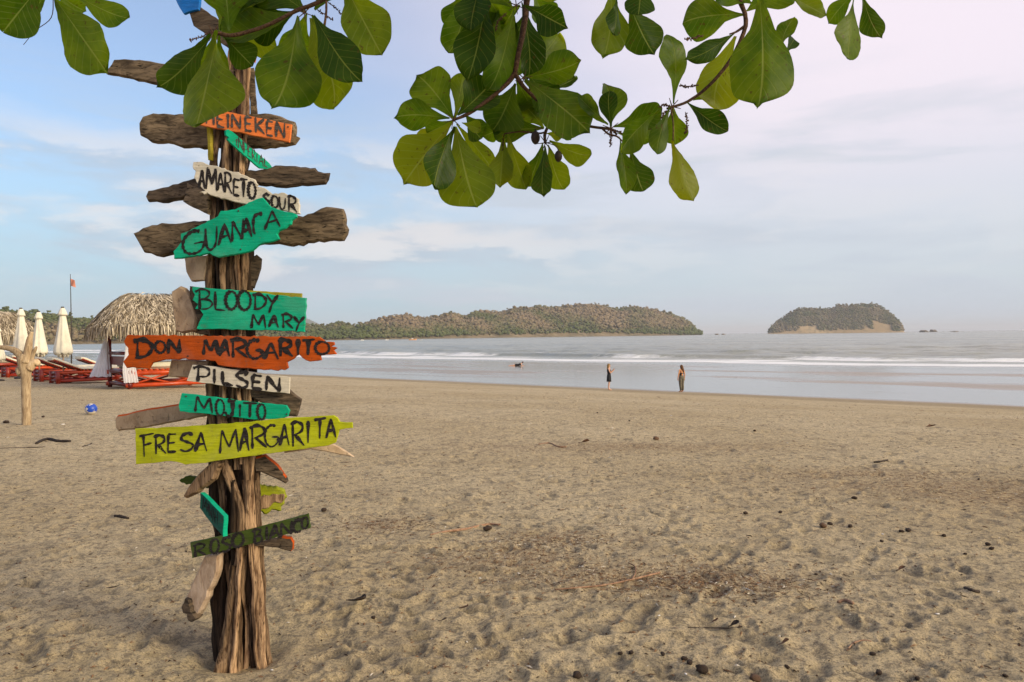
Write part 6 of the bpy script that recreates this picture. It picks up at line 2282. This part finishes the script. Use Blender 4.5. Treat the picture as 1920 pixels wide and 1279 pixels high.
SHELL_LABELS = [
    'largest white shell fragment, lower right',
    'tiny white shell left of the thin reddish stick',
    'white shell crumb at the left of the brown litter',
    'white shell crumb in the foreground left of the brown litter',
    'tiny white shell on the far sand, centre',
    'tiny white shell on the far sand near the waterline',
    'white shell crumb above the forked stick',
    'white shell fragment below the forked stick',
    'white shell fragment beside the largest husk',
    "white shell fragment right of the post's foot",
    'pale pebble-like shell between forked post and ball',
    'slender white shell near the nearly touching husks',
    'smallest white shell crumb in the brown litter',
]
shm = husk_mesh(33)
shm.materials.append(M['shell'])
for i, (px, py, w) in enumerate([(1758, 1153, 9), (835, 989, 5), (972, 1076, 6), (900, 1087, 6), (1148, 803, 5), (1258, 780, 6), (1092, 1064, 5), (1236, 1158, 7), (1286, 1267, 8), (510, 1258, 7), (118, 797, 7), (1655, 1004, 7), (1030, 1074, 4)]):
    shell(px, py, w, i)

# fine crumbs of weed, bark and shell nobody could count
V, Fc, tn = [], [], []
gg = np.random.default_rng(21)


def crumb(x, y, L, w, tone):
    z = ground_z(x, y)
    a = gg.uniform(0, math.pi)
    ca, sa = math.cos(a) * L, math.sin(a) * L
    na, nb_ = -math.sin(a) * w, math.cos(a) * w
    b0_ = len(V)
    V.extend([(x - ca, y - sa, z + .001), (x + na, y + nb_, z + .004), (x + ca, y + sa, z + .003), (x - na, y - nb_, z + .004), (x, y, z + .004 + w * .9)])
    Fc.extend([(b0_, b0_ + 1, b0_ + 4), (b0_ + 1, b0_ + 2, b0_ + 4), (b0_ + 2, b0_ + 3, b0_ + 4), (b0_ + 3, b0_, b0_ + 4)])


for k_ in range(5200):
    (cx_, cy_, sx_, sy_) = LITC[gg.integers(len(LITC))]
    x, y = cx_ + gg.normal(0, sx_ * .75), cy_ + gg.normal(0, sy_ * 1.2)
    crumb(x, y, abs(gg.normal(0, .014)) + .004, gg.uniform(.001, .004), 0)
for k_ in range(5200):
    r = math.exp(gg.uniform(math.log(2.6), math.log(34)))
    a = gg.uniform(math.radians(-38), math.radians(38))
    x, y = r * math.sin(a), r * math.cos(a)
    if SN[0] * x + SN[1] * y > 39:
        continue
    crumb(x, y, (abs(gg.normal(0, .008)) + .003) * (1 + r / 14), gg.uniform(.0015, .005) * (1 + r / 16), 0)


def crumb_material():
    n = NT('crumbs')
    r = n.island()
    col = n.mix(n.ramp(r, .0, .8), (0.035, 0.022, 0.014), (0.20, 0.11, 0.055))
    col = n.mix(n.ramp(r, .93, .95), col, (0.62, 0.56, 0.46))
    return n.done(col, 0.85, None, 0.2)


cr = from_data('litter_crumbs', V, Fc, crumb_material())
cr['kind'] = 'stuff'

# ================================================================== HAZE
n = NT('haze_air')
n.t.nodes.remove(n.bsdf)
pv = n.n('ShaderNodeVolumePrincipled')
pv.inputs['Color'].default_value = (0.93, 0.95, 1.0, 1)
pv.inputs['Density'].default_value = 0.00010
n.l(pv.outputs[0], n.out.inputs['Volume'])
hz = MB().box((0, 0, 70), (56000, 56000, 180)).build('haze', n.m, None, False)
hz['kind'] = 'stuff'
